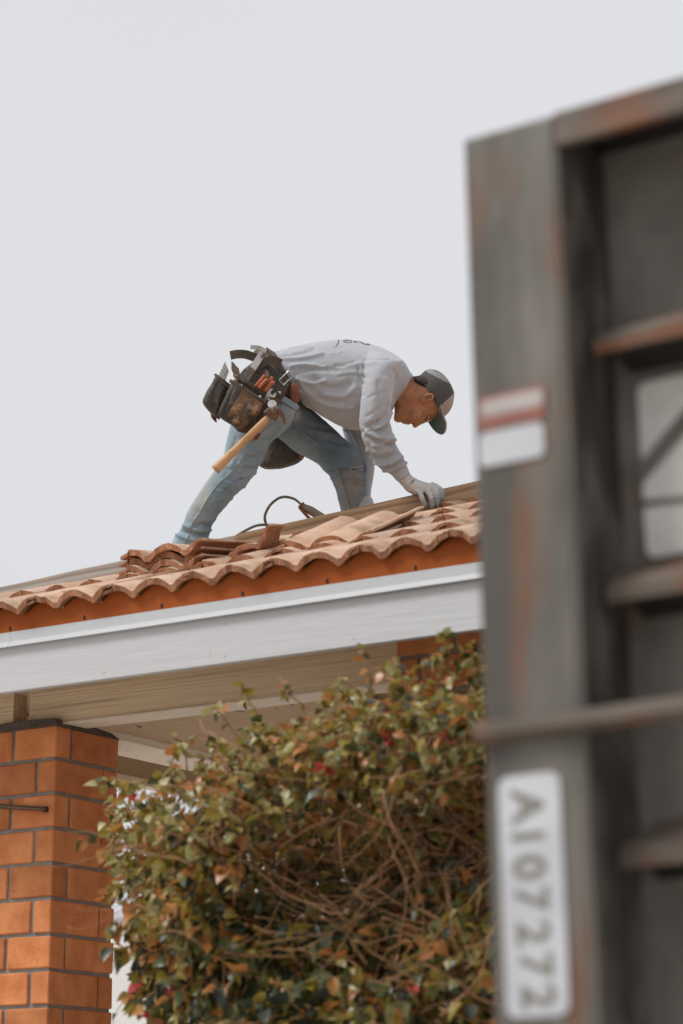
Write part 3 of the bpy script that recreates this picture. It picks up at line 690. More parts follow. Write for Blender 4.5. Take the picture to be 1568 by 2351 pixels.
# outline rows: left x,y  right x,y  depth  half thickness
torso = [(600, 822, 676, 936, DM, .150), (632, 808, 697, 930, DM, .152), (664, 799, 724, 946, DM, .157), (706, 790, 758, 967, DM, .165), (760, 781, 796, 983, DM, .178),
         (815, 782, 836, 986, DM, .192), (868, 795, 868, 976, DM, .195), (908, 813, 893, 952, DM, .165), (932, 836, 907, 930, DM, .115), (944, 862, 914, 916, DM, .078)]
sleeve = [(846, 806, 908, 820, DM - .10, .085), (836, 838, 922, 832, DM - .155, .082), (832, 876, 906, 870, DM - .185, .076), (828, 926, 899, 918, DM - .20, .070), (825, 962, 897, 952, DM - .205, .066), (827, 986, 897, 972, DM - .205, .062),
          (839, 1019, 905, 1002, DM - .20, .058), (852, 1043, 911, 1023, DM - .19, .054), (863, 1066, 923, 1044, DM - .182, .052), (878, 1081, 931, 1058, DM - .175, .048), (889, 1086, 932, 1064, DM - .172, .041)]
cuff = [(889, 1085, 930, 1063, DM - .172, .038), (899, 1091, 935, 1071, DM - .17, .0345), (908, 1101, 939, 1081, DM - .167, .0335), (914, 1107, 942, 1088, DM - .165, .0325)]
fsleeve = [(790, 850, 870, 840, DM + .12, .08), (778, 920, 850, 915, DM + .17, .072), (785, 978, 852, 965, DM + .19, .062), (793, 1010, 860, 1000, DM + .19, .056), (806, 1042, 862, 1042, DM + .18, .052), (818, 1080, 860, 1082, DM + .16, .048), (827, 1115, 853, 1120, DM + .13, .04), (830, 1150, 851, 1156, DM + .10, .034)]
nleg = [(584, 862, 680, 930, DM - .06, .13), (552, 905, 690, 934, DM - .085, .125), (536, 950, 684, 956, DM - .095, .112), (526, 990, 657, 984, DM - .10, .100), (518, 1020, 628, 1012, DM - .10, .088), (511, 1050, 608, 1046, DM - .10, .078), (491, 1082, 594, 1073, DM - .10, .072), (474, 1106, 570, 1106, DM - .10, .068),
        (457, 1131, 545, 1134, DM - .10, .066), (441, 1156, 516, 1164, DM - .10, .062), (428, 1182, 496, 1190, DM - .10, .056), (419, 1206, 484, 1213, DM - .10, .054), (404, 1232, 478, 1240, DM - .10, .056), (392, 1262, 474, 1272, DM - .10, .058), (386, 1330, 462, 1340, DM - .10, .058), (384, 1385, 456, 1392, DM - .10, .058)]
fleg = [(580, 900, 690, 925, DM + .02, .13), (612, 985, 706, 935, DM + .06, .115), (643, 1008, 728, 949, DM + .085, .098), (676, 1034, 750, 967, DM + .10, .088), (704, 1050, 775, 992, DM + .105, .082), (727, 1065, 801, 1016, DM + .11, .076), (744, 1083, 822, 1038, DM + .11, .072), (758, 1094, 834, 1062, DM + .11, .066),
        (765, 1110, 837, 1086, DM + .11, .064), (772, 1128, 841, 1113, DM + .11, .062), (779, 1155, 848, 1142, DM + .11, .06), (787, 1184, 855, 1174, DM + .11, .058), (797, 1225, 866, 1215, DM + .11, .058), (812, 1290, 884, 1284, DM + .11, .058), (820, 1350, 892, 1348, DM + .11, .058)]
neckhead = [(944, 866, 917, 912, DM, .058), (952, 866, 906, 944, DM, .058), (957, 866, 908, 962, DM, .060), (962, 865, 919, 969, DM, .064), (967, 863, 932, 971, DM, .068), (974, 861, 946, 971, DM, .071), (983, 858, 959, 969, DM, .074), (994, 857, 973, 967, DM, .076), (1005, 858, 988, 963, DM, .077), (1016, 864, 1003, 955, DM, .073), (1027, 876, 1018, 941, DM, .062), (1035, 893, 1030, 924, DM, .036)]
body = MB()
body.rings(sil(torso[:-2], 3, 24, scale=.84)); body.rings(sil(sleeve + cuff[1:], 3, 18, scale=.6)); body.rings(sil(fsleeve, 3, 18, scale=.62))
body.rings(sil(nleg, 3, 20, scale=.82)); body.rings(sil(fleg, 3, 20, scale=.82))
body.rings(sil([(900, 850, 888, 915, DM, .05), (928, 862, 910, 914, DM, .055), (940, 862, 908, 925, DM, .062), (952, 864, 905, 938, DM, .058)], 3, 24))
body.rings(sil(neckhead, 4, 32, 2.15, front=.34))
# nose, brow, lips, chin, near and far cheek
body.rings(sil([(985, 955, 977, 971, DM, .008), (970, 955, 963, 977, DM, .010), (958, 955, 953.5, 983.5, DM, .0125), (950, 955, 948.5, 981, DM, .0155), (946, 955, 946, 974, DM, .010)], 3, 14))
body.rings(sil([(991, 955, 990, 967, DM, .035), (984, 955, 981, 969.5, DM, .034), (978, 955, 976, 966, DM, .03)], 3, 14))
body.rings(sil([(942, 960, 941, 973.5, DM, .018), (936, 960, 936.5, 976.5, DM, .021), (931.5, 960, 932, 973, DM, .019), (928, 960, 927.5, 975, DM, .019), (922, 960, 922, 970, DM, .017)], 3, 14))
body.rings(sil([(918, 950, 916, 971.5, DM, .02), (910, 945, 905.5, 967, DM, .022), (908, 940, 904, 958, DM, .018)], 3, 14))
body.rings(sil([(975, 935, 962, 962, DM - .052, .016), (962, 938, 950, 962, DM - .05, .017), (950, 940, 940, 960, DM - .046, .014)], 3, 14))
body.rings(sil([(975, 935, 962, 962, DM + .052, .016), (962, 938, 950, 962, DM + .05, .017), (950, 940, 940, 960, DM + .046, .014)], 3, 14))
# ears
for sg in (-1, 1):
    dd = DM + sg * .073
    ear = [P(x, y, dd + sg * e) for x, y, e in ((966, 920, 0), (973, 914, .006), (981, 908, .012), (988, 905.5, .015), (993, 909, .016), (992, 915, .014), (986, 918, .011), (978, 920, .007), (969, 923, .002))]
    body.tube(list(catmull(ear, 3)), .0058, 8)
    body.rings([[P(979, 914, dd) + .013 * (math.cos(t) * RT * 1.2 + math.sin(t) * UPV * .5) + FWD * q for t in np.linspace(0, 2 * math.pi, 10, endpoint=False)] for q in (-.004 * 1, .004)])
# the hands inside the gloves and the feet inside the boots keep the body in one piece
fingers = [[(955, 1122), (964.5, 1132), (970, 1147), (977, 1161)], [(968, 1118), (983, 1130), (990, 1145), (992.5, 1165)], [(980, 1114), (998, 1125), (1004, 1140), (1005, 1161)], [(990, 1112), (1007, 1120), (1014, 1129), (1015, 1146)]]
FD = [7.640, 7.645, 7.650, 7.655]
palm = [(914, 1106, 941, 1088, DM - .165, .030), (924, 1117, 952, 1097, DM - .165, .030), (935, 1129, 968, 1104, DM - .165, .033), (950, 1136, 984, 1109, DM - .165, .037), (963, 1136, 999, 1114, DM - .165, .037), (972, 1134, 1006, 1117, DM - .163, .03)]
thumb = [(940, 1122, 7.69), (958, 1136, 7.735), (980, 1146, 7.76), (992, 1150, 7.765)]
def hand(mb, k, kr):
    mb.rings(sil(palm, 3, 20, scale=k))
    for f, fd in zip(fingers, FD):
        q = catmull([np.append(np.array(p), d_) for p, d_ in zip(f, (fd + .005, fd - .012, fd - .022, fd - .014))], 4)
        pts = [P(*a) for a in q]; n = len(pts); r_ = [kr * (1.08 - .22 * i / n) for i in range(n)]; r_[-1] *= .75
        tip = pts[-1] + (pts[-1] - pts[-2]) / np.linalg.norm(pts[-1] - pts[-2]) * kr * .55
        mb.tube(pts + [tip], r_ + [kr * .35], 10)
    mb.tube([P(*a) for a in catmull(thumb, 4)], kr * 1.05, 10)
hand(body, .72, .0055)
fhand = [P(838, 1150, DM + .10), P(846, 1185, DM + .02), P(856, 1200, DM - .05)]
body.tube(fhand, [.02, .025, .016], 10)
def foot(x, y, d, dx, k=1):
    a = P(x, y, d); f = RT * dx; up = np.array([0, 0, 1.])
    zf = 2.672 + SL * (a[0] - HX0) + .012
    base = np.array([a[0], a[1], zf])
    R = []
    for t, w, h in ((-.09, .028, .06), (-.06, .038, .09), (0, .04, .1), (.06, .044, .075), (.12, .047, .055), (.165, .04, .042), (.185, .02, .02)):
        c = base + f * t; s_ = np.cross(f, up); lift = SL * (f[0] * t)
        R.append([c + up * (lift + h * k * (.5 + .5 * math.sin(q))) + s_ * w * k * math.cos(q) for q in np.linspace(0, 2 * math.pi, 14, endpoint=False)])
    return R
body.rings(foot(424, 1390, DM - .10, 1, .8)); body.rings(foot(856, 1350, DM + .11, 1, .8))
bme = bake(body, .0042, 3, .45)
# closed eye and mouth lines, jaw
folds(bme, [([(973, 962), (977, 964), (982, 963)], 1.6, -.003), ([(929, 962), (931, 968), (931.5, 975)], 1.2, -.004), ([(947, 971), (943, 966), (938, 962)], 1.8, -.003),
            ([(975, 957), (980, 958.5), (985, 957)], 2.0, .0016), ([(977, 916), (983, 912), (987, 911)], 2.6, -.008), ([(949.5, 974), (951, 976)], 2.0, -.006), ([(936, 966), (938, 969)], 1.8, -.004), ([(940, 958), (945, 954), (949, 953)], 2.2, -.002), ([(976, 965), (979, 960), (981.5, 955)], 2.2, -.004), ([(912, 945), (925, 935), (945, 925), (960, 918)], 5, .002), ([(932, 905), (945, 890), (955, 880)], 5, .004)])
finish(bme, ['skin'])
ORGM = np.array([-4.45, 6.3, 2.90])
person = obj_mesh('person', bme, None, ORGM)
tag(person, 'roofer in grey sweatshirt, jeans and cap bending over the tile roof', 'person')
# hair at the nape and temple, eyebrow, lashes
hb = MB(); hb.rings(sil([(947.5, 866, 953, 882, DM, .058), (955, 865, 968, 894, DM, .066), (962, 864, 981, 905, DM, .0715), (975, 860, 992, 915, DM, .0765)], 4, 32, 2.1, grow=.0022))
hme = bake(hb, .005, 3); folds(hme, [], .0012, 120); finish(hme, ['hair']); obj_mesh('hair', hme, person)
e_ = MB(); bvh = BVHTree.FromPolygons([tuple(v.co + Vector(ORGM)) for v in bme.vertices], [tuple(p.vertices) for p in bme.polygons])
def hit(px, py):
    r = Vector(ray(px, py)).normalized(); h = bvh.ray_cast(Vector(CAM), r); return np.array(h[0]) if h[0] else P(px, py, DM - .07), h
for name, pts, r0 in (('eyebrow', [(988, 953), (988.5, 958), (987, 963)], .0016), ('eyelash', [(976.5, 964), (979, 960.5), (981, 956.5)], .0012)):
    mb = MB(); mb.tube([hit(*p)[0] - FWD * .0008 for p in catmull(pts, 3)], r0, 6); mb.obj(name, 'hair', person)
# ------------------------------------------------------------------ sweatshirt
sh = MB(); sh.rings(sil(torso, 4, 40)); sh.rings(sil(sleeve, 4, 28)); sh.rings(sil(fsleeve, 4, 24))
sme = bake(sh, .0044, 3, .45)
F_ = []
F_ += [([(690, 880), (715, 905), (750, 925), (790, 930)], 5, .006), ([(700, 905), (735, 925), (790, 945)], 4, -.005), ([(690, 850), (730, 845), (775, 850)], 6, -.004), ([(640, 818), (680, 812), (720, 800)], 4, -.006), ([(650, 826), (690, 824), (740, 812)], 4, .005),
       ([(668, 842), (700, 838), (745, 842)], 4, .005), ([(684, 870), (715, 880), (745, 876)], 5, .006), ([(688, 895), (720, 915), (770, 935), (810, 935)], 5, .005), ([(694, 915), (740, 945), (800, 960)], 5, -.004), ([(720, 870), (760, 890), (800, 880)], 8, -.005), ([(745, 905), (790, 910), (815, 890)], 7, .005)]
F_ += [([(831, 875), (829, 920), (826, 965)], 3, .002), ([(836, 830), (832, 870), (828, 920), (826, 960)], 2.2, -.003)]            # sleeve line against the body
F_ += [([(893, 930), (880, 960), (850, 975), (832, 990)], 5, -.006), ([(895, 948), (885, 972), (862, 985)], 4, .006), ([(897, 968), (880, 985), (850, 990)], 4, -.006), ([(836, 985), (858, 1000), (885, 1006), (904, 1010)], 4.5, .008), ([(842, 1002), (868, 1014), (900, 1022)], 4, -.007),
       ([(900, 1000), (880, 1018), (858, 1022)], 4, .006), ([(848, 1030), (875, 1038), (905, 1030)], 4.5, .006), ([(852, 1045), (880, 1052), (915, 1042)], 3.5, -.006), ([(860, 1060), (885, 1066), (920, 1050)], 4, .008), ([(872, 1074), (900, 1074), (928, 1056)], 3, -.006), ([(880, 1080), (905, 1078), (930, 1062)], 3, .007),
       ([(868, 880), (872, 930), (866, 970)], 6, -.004), ([(885, 870), (890, 910), (893, 945)], 5, .004)]
F_ += [([(822, 845), (826, 870), (834, 882)], 2.5, -.004), ([(838, 826), (860, 825), (895, 826)], 1.6, -.0022), ([(905, 850), (912, 880), (905, 915)], 5, -.004), ([(920, 830), (930, 860), (925, 900)], 5, .004), ([(795, 990), (815, 1030), (835, 1080)], 5, -.006), ([(800, 985), (835, 1005), (850, 1040)], 4, .005)]
F_ = [(a, w, h * 1.5) for a, w, h in F_]
fr = np.random.default_rng(5)
for i in range(16):                                       # loose drag folds from belt to armpit
    x, y = fr.uniform(650, 800), fr.uniform(810, 960); L_ = fr.uniform(25, 70); sl = (y - 870) / 300 + fr.normal(0, .18)
    F_.append(([(x, y), (x + L_ * .5, y + L_ * .5 * sl + fr.normal(0, 3)), (x + L_, y + L_ * sl + fr.normal(0, 5))], fr.uniform(2.5, 4.5), fr.choice([-1, 1]) * fr.uniform(.0015, .0045)))
for i in range(14):                                       # sleeve creases
    t = fr.uniform(0, 1); y = 900 + 170 * t; cx = np.interp(y, [900, 965, 1020, 1070], [862, 860, 872, 900]); w_ = fr.uniform(10, 28); a = fr.normal(-.2, .5)
    F_.append(([(cx - w_, y - w_ * a), (cx, y + fr.normal(0, 3)), (cx + w_, y + w_ * a)], fr.uniform(2.2, 3.6), fr.choice([-1, 1]) * fr.uniform(.0015, .004)))
folds(sme, F_, .003, 11, .0007, 50)
finish(sme, ['sweat']); shirt = obj_mesh('sweatshirt', sme, person)
# ribbed collar, cuffs, hem seam
col_ = MB(); col_.rings(sil([(939, 856, 909, 921, DM, .086), (945, 862, 914, 917, DM, .078), (947, 866, 917, 913, DM, .070)], 3, 32, grow=.003), cap=False); c_me = bake(col_, .004, 2) if False else None
mb = MB(); 
for (gx, gr) in ((0, .0035), (3, .003)):
    ring = sil([(941 + gx, 858 + gx, 910 + gx, 921 - gx * 1.5, DM, .085 - gx * .002), (942 + gx, 859 + gx, 911 + gx, 920 - gx, DM, .084)], 1, 40)[0]; mb.tube(ring + [ring[0]], .0048, 8)
mb.obj('collar', 'sweat', shirt, smooth=True)
mb = MB(); mb.rings(sil(cuff, 4, 28)); cme = bake(mb, .0035, 2); folds(cme, [], 0, 1, .0008, 90); finish(cme, ['sweat']); obj_mesh('cuff', cme, shirt)
# dark print across the upper back, laid on the cloth
sb = BVHTree.FromPolygons([tuple(Vector(v.co) + Vector(ORG[shirt.name])) for v in sme.vertices], [tuple(p.vertices) for p in sme.polygons])
def lay(V2, F2, mat, name, off=.0012):
    """V2: (a along the spine from the middle of the back, b across the back) in metres"""
    out = []
    o0 = P(812, 760, DM)
    for a, b in V2:
        p = o0 + RT * a + FWD * b; h = sb.ray_cast(Vector(p), Vector(-UPV)); q = np.array(h[0]) if h[0] else p - UPV * .03
        out.append(q + (np.array(h[1]) if h[0] else UPV) * off)
    return obj(name, out, F2, mat, shirt)
for txt, size, a0, b0 in (('GIR', .040, -.022, -.055), ('S', .075, .022, -.06)):
    tv, tf = text_mesh(txt, size); lay([(a0 + v[1], b0 + v[0]) for v in tv], tf, 'print', 'print_letter')
lay([(-.043, -.11), (-.039, -.11), (-.039, .1), (-.043, .1)], [(0, 1, 2, 3)], 'print', 'print_line')
pts = [(-.062 + .012 * math.cos(t), -.06 + .05 * math.sin(t)) for t in np.linspace(-2, 2, 14)]; pts2 = [(a + .003, b) for a, b in pts]
lay(pts + pts2, [(i, i + 1, 14 + i + 1, 14 + i) for i in range(13)], 'print', 'print_curve')
# ------------------------------------------------------------------ jeans
jn = MB(); jn.rings(sil(nleg, 4, 32)); jn.rings(sil(fleg, 4, 32)); jn.rings(sil([(590, 830, 664, 936, DM, .148), (566, 858, 650, 958, DM, .15), (548, 895, 632, 980, DM, .14), (545, 930, 610, 985, DM, .11)], 4, 32))
jme = bake(jn, .0045, 2, .45)
J = []
# near leg: knee and calf creases
for (a, b, c, w, h) in (((614, 1026), (596, 1032), (578, 1030), 4, .004), ((606, 1044), (588, 1049), (566, 1046), 3, -.006), ((602, 1056), (582, 1064), (556, 1068), 4, .007), ((594, 1072), (578, 1074), (566, 1070), 3, -.006), ((586, 1084), (566, 1090), (540, 1100), 4, .008),
                        ((575, 1100), (560, 1102), (548, 1098), 3, -.006), ((562, 1117), (544, 1116), (528, 1108), 4, .007), ((540, 1140), (528, 1132), (516, 1120), 3.5, -.005), ((534, 1146), (512, 1146), (496, 1150), 4, .004), ((506, 1178), (494, 1172), (486, 1160), 4, -.004),
                        ((494, 1192), (478, 1196), (460, 1190), 5, .004), ((484, 1210), (462, 1204), (444, 1212), 4, -.008), ((482, 1216), (455, 1218), (425, 1208), 4.5, .010), ((480, 1230), (450, 1226), (412, 1220), 3.5, -.009), ((478, 1242), (440, 1240), (405, 1228), 4, .009),
                        ((540, 1010), (532, 1040), (520, 1065), 7, -.005), ((478, 1120), (462, 1150), (450, 1175), 8, -.004), ((650, 985), (620, 1000), (590, 1004), 5, .004), ((520, 1075), (545, 1086), (556, 1100), 4, -.005), ((560, 1020), (580, 1012), (604, 1010), 5, -.004)):
    J.append(([a, b, c], w, h))
# far leg: creases fanning from the crotch and behind the knee
for (a, b, c, w, h) in (((672, 972), (710, 976), (760, 985), 5, -.006), ((668, 985), (715, 990), (772, 1000), 4.5, .006), ((690, 1000), (735, 1006), (790, 1018), 5, -.006), ((700, 1020), (750, 1022), (805, 1032), 5, .006), ((715, 1040), (760, 1040), (815, 1046), 5, -.005), ((735, 1060), (770, 1054), (825, 1060), 5, .005),
                        ((758, 1085), (790, 1080), (830, 1086), 4, -.007), ((762, 1098), (795, 1094), (834, 1100), 4, .006), ((772, 1120), (800, 1112), (838, 1120), 5, -.004), ((800, 1075), (815, 1110), (840, 1150), 5, -.004)):
    J.append(([a, b, c], w, h))
seam_n = [(660, 960), (610, 985), (570, 1030), (545, 1070), (532, 1084), (505, 1108), (480, 1140), (458, 1178), (440, 1205), (432, 1232), (425, 1250)]
seam_f = [(665, 980), (700, 995), (735, 1020), (762, 1050), (778, 1080), (788, 1110), (797, 1140), (806, 1172)]
J += [(seam_n, 1.6, .003), (seam_f, 1.8, .003)]
fr = np.random.default_rng(6)
for i in range(46):
    if i % 2: t = fr.uniform(0, 1); y = 985 + 250 * t; cx = np.interp(y, [985, 1046, 1106, 1160, 1240], [600, 568, 525, 480, 440])
    else: t = fr.uniform(0, 1); cx = 690 + 130 * t; y = np.interp(cx, [690, 740, 790, 820], [985, 1030, 1065, 1120])
    w_ = fr.uniform(8, 24); a = fr.normal(.1, .5); J.append(([(cx - w_, y - w_ * a), (cx, y + fr.normal(0, 3)), (cx + w_, y + w_ * a)], fr.uniform(2.4, 4), fr.choice([-1, 1]) * fr.uniform(.0012, .0035)))
folds(jme, J, .004, 15, .0016, 48)
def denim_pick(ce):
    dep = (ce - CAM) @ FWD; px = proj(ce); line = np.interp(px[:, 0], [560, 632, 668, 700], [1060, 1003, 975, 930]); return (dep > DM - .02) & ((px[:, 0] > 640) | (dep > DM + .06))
finish(jme, ['denim', 'denim_shaded'], denim_pick); jeans = obj_mesh('jeans', jme, person)  # faces deeper than the near leg take the shade-darkened denim
jb = BVHTree.FromPolygons([tuple(Vector(v.co) + Vector(ORG[jeans.name])) for v in jme.vertices], [tuple(p.vertices) for p in jme.polygons])
def stitch(pts, name, r0=.0011, mat='denim_thread', parent=None):
    mb = MB(); out = []
    for p in catmull(pts, 6):
        h = jb.ray_cast(Vector(CAM), Vector(ray(*p)).normalized())
        if h[0]: out.append(np.array(h[0]) - FWD * .0006)
    if len(out) > 2: mb.tube(out, r0, 5); return mb.obj(name, mat, parent or jeans)
stitch(seam_n, 'seam'); stitch(seam_f, 'seam', .0013, 'denim_dark'); stitch([(695, 931), (680, 946), (676, 960), (668, 974)], 'seam', .0018, 'denim_dark'); stitch([(648, 924), (665, 934), (685, 944), (692, 936)], 'pocket_edge', .002, 'denim_dark')
# torn knee
kt = MB(); q = []
for p in ((802, 1079), (812, 1075.5), (824, 1074), (833, 1073), (833, 1076.5), (824, 1078), (812, 1080)):
    h = jb.ray_cast(Vector(CAM), Vector(ray(*p)).normalized()); q.append((np.array(h[0]) if h[0] else P(p[0], p[1], DM + .05)) - FWD * .001)
kt.add(q, [tuple(range(len(q)))]); kt.obj('knee_tear', 'leather_orange', jeans)
stitch([(800, 1078), (812, 1073.5), (824, 1072), (834, 1071.5)], 'frayed_edge', .0014, 'sweat'); stitch([(802, 1081), (814, 1082), (826, 1079.5), (834, 1078.5)], 'frayed_edge', .0012, 'sweat')
# ------------------------------------------------------------------ boots, gloves
for (x, y, d) in ((424, 1390, DM - .10), (856, 1350, DM + .11)):
    mb = MB(); mb.rings(foot(x, y, d, 1)); me = bake(mb, .006, 2); finish(me, ['leather_orange']); obj_mesh('boot', me, person)
gl = MB(); hand(gl, 1, .0088)
gme = bake(gl, .0026, 3, .4)
folds(gme, [([(955, 1118), (965, 1128)], 3, -.002), ([(930, 1108), (945, 1118), (955, 1128)], 3, .0018), ([(924, 1112), (934, 1104), (944, 1096)], 2, -.0015)], 0, 1, .0007, 130)
tips = [np.array(f[2]) * .35 + np.array(f[3]) * .65 for f in fingers]
def gpick(ce):
    px = proj(ce); m = np.zeros(len(ce), bool)
    for f in fingers:
        a, b = np.array(f[1]), np.array(f[3]); ab = b - a; t = ((px - a) @ ab) / (ab @ ab); dist = np.linalg.norm(px - (a + np.clip(t, 0, 1.2)[:, None] * ab), axis=1); m |= (t > .45) & (dist < 10)
    m |= (px[:, 0] > 1006) & (px[:, 1] > 1121); return m
finish(gme, ['glove_knit', 'glove_dip'], gpick); glove = obj_mesh('glove', gme, person)
mb = MB(); mb.rings(sil([(829, 1148, 852, 1150, DM + .10, .03), (828, 1162, 856, 1166, DM + .08, .03)], 3, 16)); mb.tube(fhand, [.026, .032, .022], 12); me = bake(mb, .005, 2); finish(me, ['glove_knit']); obj_mesh('glove', me, person)
gb = BVHTree.FromPolygons([tuple(Vector(v.co) + Vector(ORG[glove.name])) for v in gme.vertices], [tuple(p.vertices) for p in gme.polygons])
for (ln, ox, oy) in (('ESK', 945, 1107), ('EN', 949, 1104)):
    tv, tf = text_mesh(ln, .013); out = []
    for v in tv:
        c, s = math.cos(math.radians(62)), math.sin(math.radians(62)); ux, uy = v[0] * c - v[1] * -s, -(v[0] * s) + v[1] * -c
        h = gb.ray_cast(Vector(CAM), Vector(ray(ox + ux * 690, oy + uy * 690)).normalized()); out.append((np.array(h[0]) if h[0] else P(ox, oy, 7.63)) - FWD * .0006)
    obj('print_letter', out, tf, 'leaf_blue', glove)
# ------------------------------------------------------------------ cap
cp = MB(); cp.rings(sil([(960.5, 867, 1005, 937, DM, .079), (968, 858, 1009, 950, DM, .0825), (976, 851, 1013, 958, DM, .084), (986, 847, 1022, 955, DM, .083), (1003, 850.5, 1032, 945, DM, .077), (1020, 862, 1039, 931, DM, .064), (1033, 879, 1042, 916, DM, .042), (1041, 897, 1043.5, 908, DM, .02)], 4, 36, 2.15))
cpm = bake(cp, .0034, 3, .4)
def cappick(ce):
    px = proj(ce); side = (px[:, 0] - 1008) * (904 - 935) - (px[:, 1] - 935) * (1041.5 - 1008)
    r = np.where(side < 0, 1, 0); light_patch = (np.abs((px[:, 0] - 1004) * .8 + (px[:, 1] - 860) * -.45) < 16) & (np.abs((px[:, 0] - 1000) * .45 - (px[:, 1] - 858) * .85) < 5.5); r[(r == 0) & light_patch] = 2; return r
finish(cpm, ['cap_mesh', 'cap_front', 'cap_mesh_light'], cappick); capo = obj_mesh('cap', cpm, person); capo['label'] = 'dark mesh trucker cap with pale front and green under-brim'
for pts in ([(961, 867), (978, 888), (993, 914), (1006, 937)],):
    cb = BVHTree.FromPolygons([tuple(Vector(v.co) + Vector(ORG[capo.name])) for v in cpm.vertices], [tuple(p.vertices) for p in cpm.polygons])
    mb = MB(); out = []
    for p in catmull(pts, 5):
        h = cb.ray_cast(Vector(CAM), Vector(ray(p[0] + 1.5, p[1])).normalized()); out.append(np.array(h[0]) if h[0] else P(p[0], p[1], DM - .08))
    mb.tube(out, .0026, 6); mb.obj('sweatband', 'cap_mesh', capo)
# brim: a curved plate, tipped so that its green underside shows
NB, NT = 13, 8; top = []
for i in range(NB):
    s = -1 + 2 * i / (NB - 1)                             # -1 near, +1 far
    L_ = 46 * math.sqrt(max(0, 1 - .55 * abs(s) ** 2.6)); row = []
    for j in range(NT):
        t = j / (NT - 1); bx = 1008 - 9 * s - 3 * s * s; by = 952 - 14 * s * s - (10 if s < 0 else 4) * abs(s)
        x = bx + 8 * t - (7 * s * s + 6 * s) * t - 5 * t * t * s; y = by + (L_ + (12 * s * s if s < 0 else 3 * s * s)) * t
        row.append(P(x, y, DM + s * .073 * (1 - .12 * t)))
    top.append(row)
V = [p for r in top for p in r] + [p - RT * .0055 for r in top for p in r]; n1 = NB * NT; F = []; M = []
for i in range(NB - 1):
    for j in range(NT - 1):
        a = i * NT + j; F.append((a, a + 1, a + NT + 1, a + NT)); M.append(0); F.append((n1 + a, n1 + a + NT, n1 + a + NT + 1, n1 + a + 1)); M.append(1)
edge = [i * NT + NT - 1 for i in range(NB)]; edge = list(range(NT)) + [i * NT + NT - 1 for i in range(1, NB)] + [(NB - 1) * NT + j for j in range(NT - 2, -1, -1)]
for a, b in zip(edge, edge[1:]): F.append((a, n1 + a, n1 + b, b)); M.append(0)
br_ = obj('brim', V, F, ['cap_front', 'cap_under'], capo, mi=M, smooth=True)

# ================================================================== TOOL BELT AND TOOLS
BD = DM - .255
belt = tag(empty('tool_belt', P(600, 930, DM)), 'worn black leather tool belt with stuffed pouches on the roofer\'s hip', 'tool belt')
def soft(name, rows, mat, parent, voxel=.0045, ex=3.0, fold=None, na=.002, grow=0, n=28, pick=None):
    mb = MB(); mb.rings(sil(rows, 4, n, ex, grow=grow)); me = bake(mb, voxel, 2, .4); folds(me, fold or [], na, 25, .0008, 80); finish(me, mat if isinstance(mat, list) else [mat], pick); return obj_mesh(name, me, parent)
# strap round the waist, its loose tail and the buckle
mb = MB(); ro = sil([(583, 806, 664, 944, DM, .178), (598, 799, 676, 938, DM, .180), (612, 801, 686, 934, DM, .178), (624, 806, 692, 931, DM, .172)], 3, 56)
ri = sil([(624, 810, 690, 929, DM, .166), (598, 803, 674, 934, DM, .172), (583, 810, 662, 940, DM, .170)], 3, 56)
mb.rings(ro + ri + [ro[0]], cap=False); mb.obj('strap', 'nylon', belt, smooth=True)
mb = MB(); ro = sil([(612, 797, 688, 940, DM, .186), (621, 803, 694, 936, DM, .184), (631, 809, 697, 932, DM, .180)], 3, 56); ri = sil([(631, 812, 695, 930, DM, .175), (612, 801, 686, 936, DM, .18)], 3, 56)
mb.rings(ro + ri + [ro[0]], cap=False); mb.obj('padded_band', 'leather_black', belt, smooth=True)
def band(name, pts, w, th, mat, parent, wv=None):
    """flat strap: pts = (x, y, depth), w = half width in metres across the picture direction given per point"""
    R = []
    q = catmull([p for p in pts], 4)
    for i, a in enumerate(q):
        c = P(*a); t = P(*q[min(i + 1, len(q) - 1)]) - P(*q[max(i - 1, 0)]); t /= np.linalg.norm(t); u = np.cross(t, FWD); u /= np.linalg.norm(u); v = np.cross(t, u)
        if wv is not None: u = u * math.cos(wv) + v * math.sin(wv); v = np.cross(t, u)
        R.append([c + u * w - v * th, c + u * w + v * th, c - u * w + v * th, c - u * w - v * th])
    mb = MB(); mb.rings(R); return mb.obj(name, mat, parent, bev=.001)
band('strap_tail', [(612, 832, BD - .0), (590, 823, BD - .01), (565, 814, BD - .012), (545, 813, BD - .01), (529, 816, BD)], .0138, .0016, 'nylon', belt)
band('hanger_strap', [(583, 850, BD - .01), (600, 836, BD - .012), (622, 826, BD - .004), (646, 834, BD + .0)], .013, .0016, 'nylon', belt)
bk = [P(x, y, BD - .012) for x, y in ((641, 873), (663, 851.5), (673, 863), (651, 884.5), (641, 873))]
mb = MB()
for a, b in zip(bk, bk[1:]): mb.tube([a, b], .0019, 6)
mb.obj('buckle', 'steel', belt)
soft('leather_keeper', [(668, 882, 680, 881, BD + .015, .012), (667, 900, 686, 894, BD + .015, .012), (669, 918, 687, 916, BD + .02, .012), (674, 925, 686, 925, BD + .02, .01)], 'leather_orange', belt, .0035)
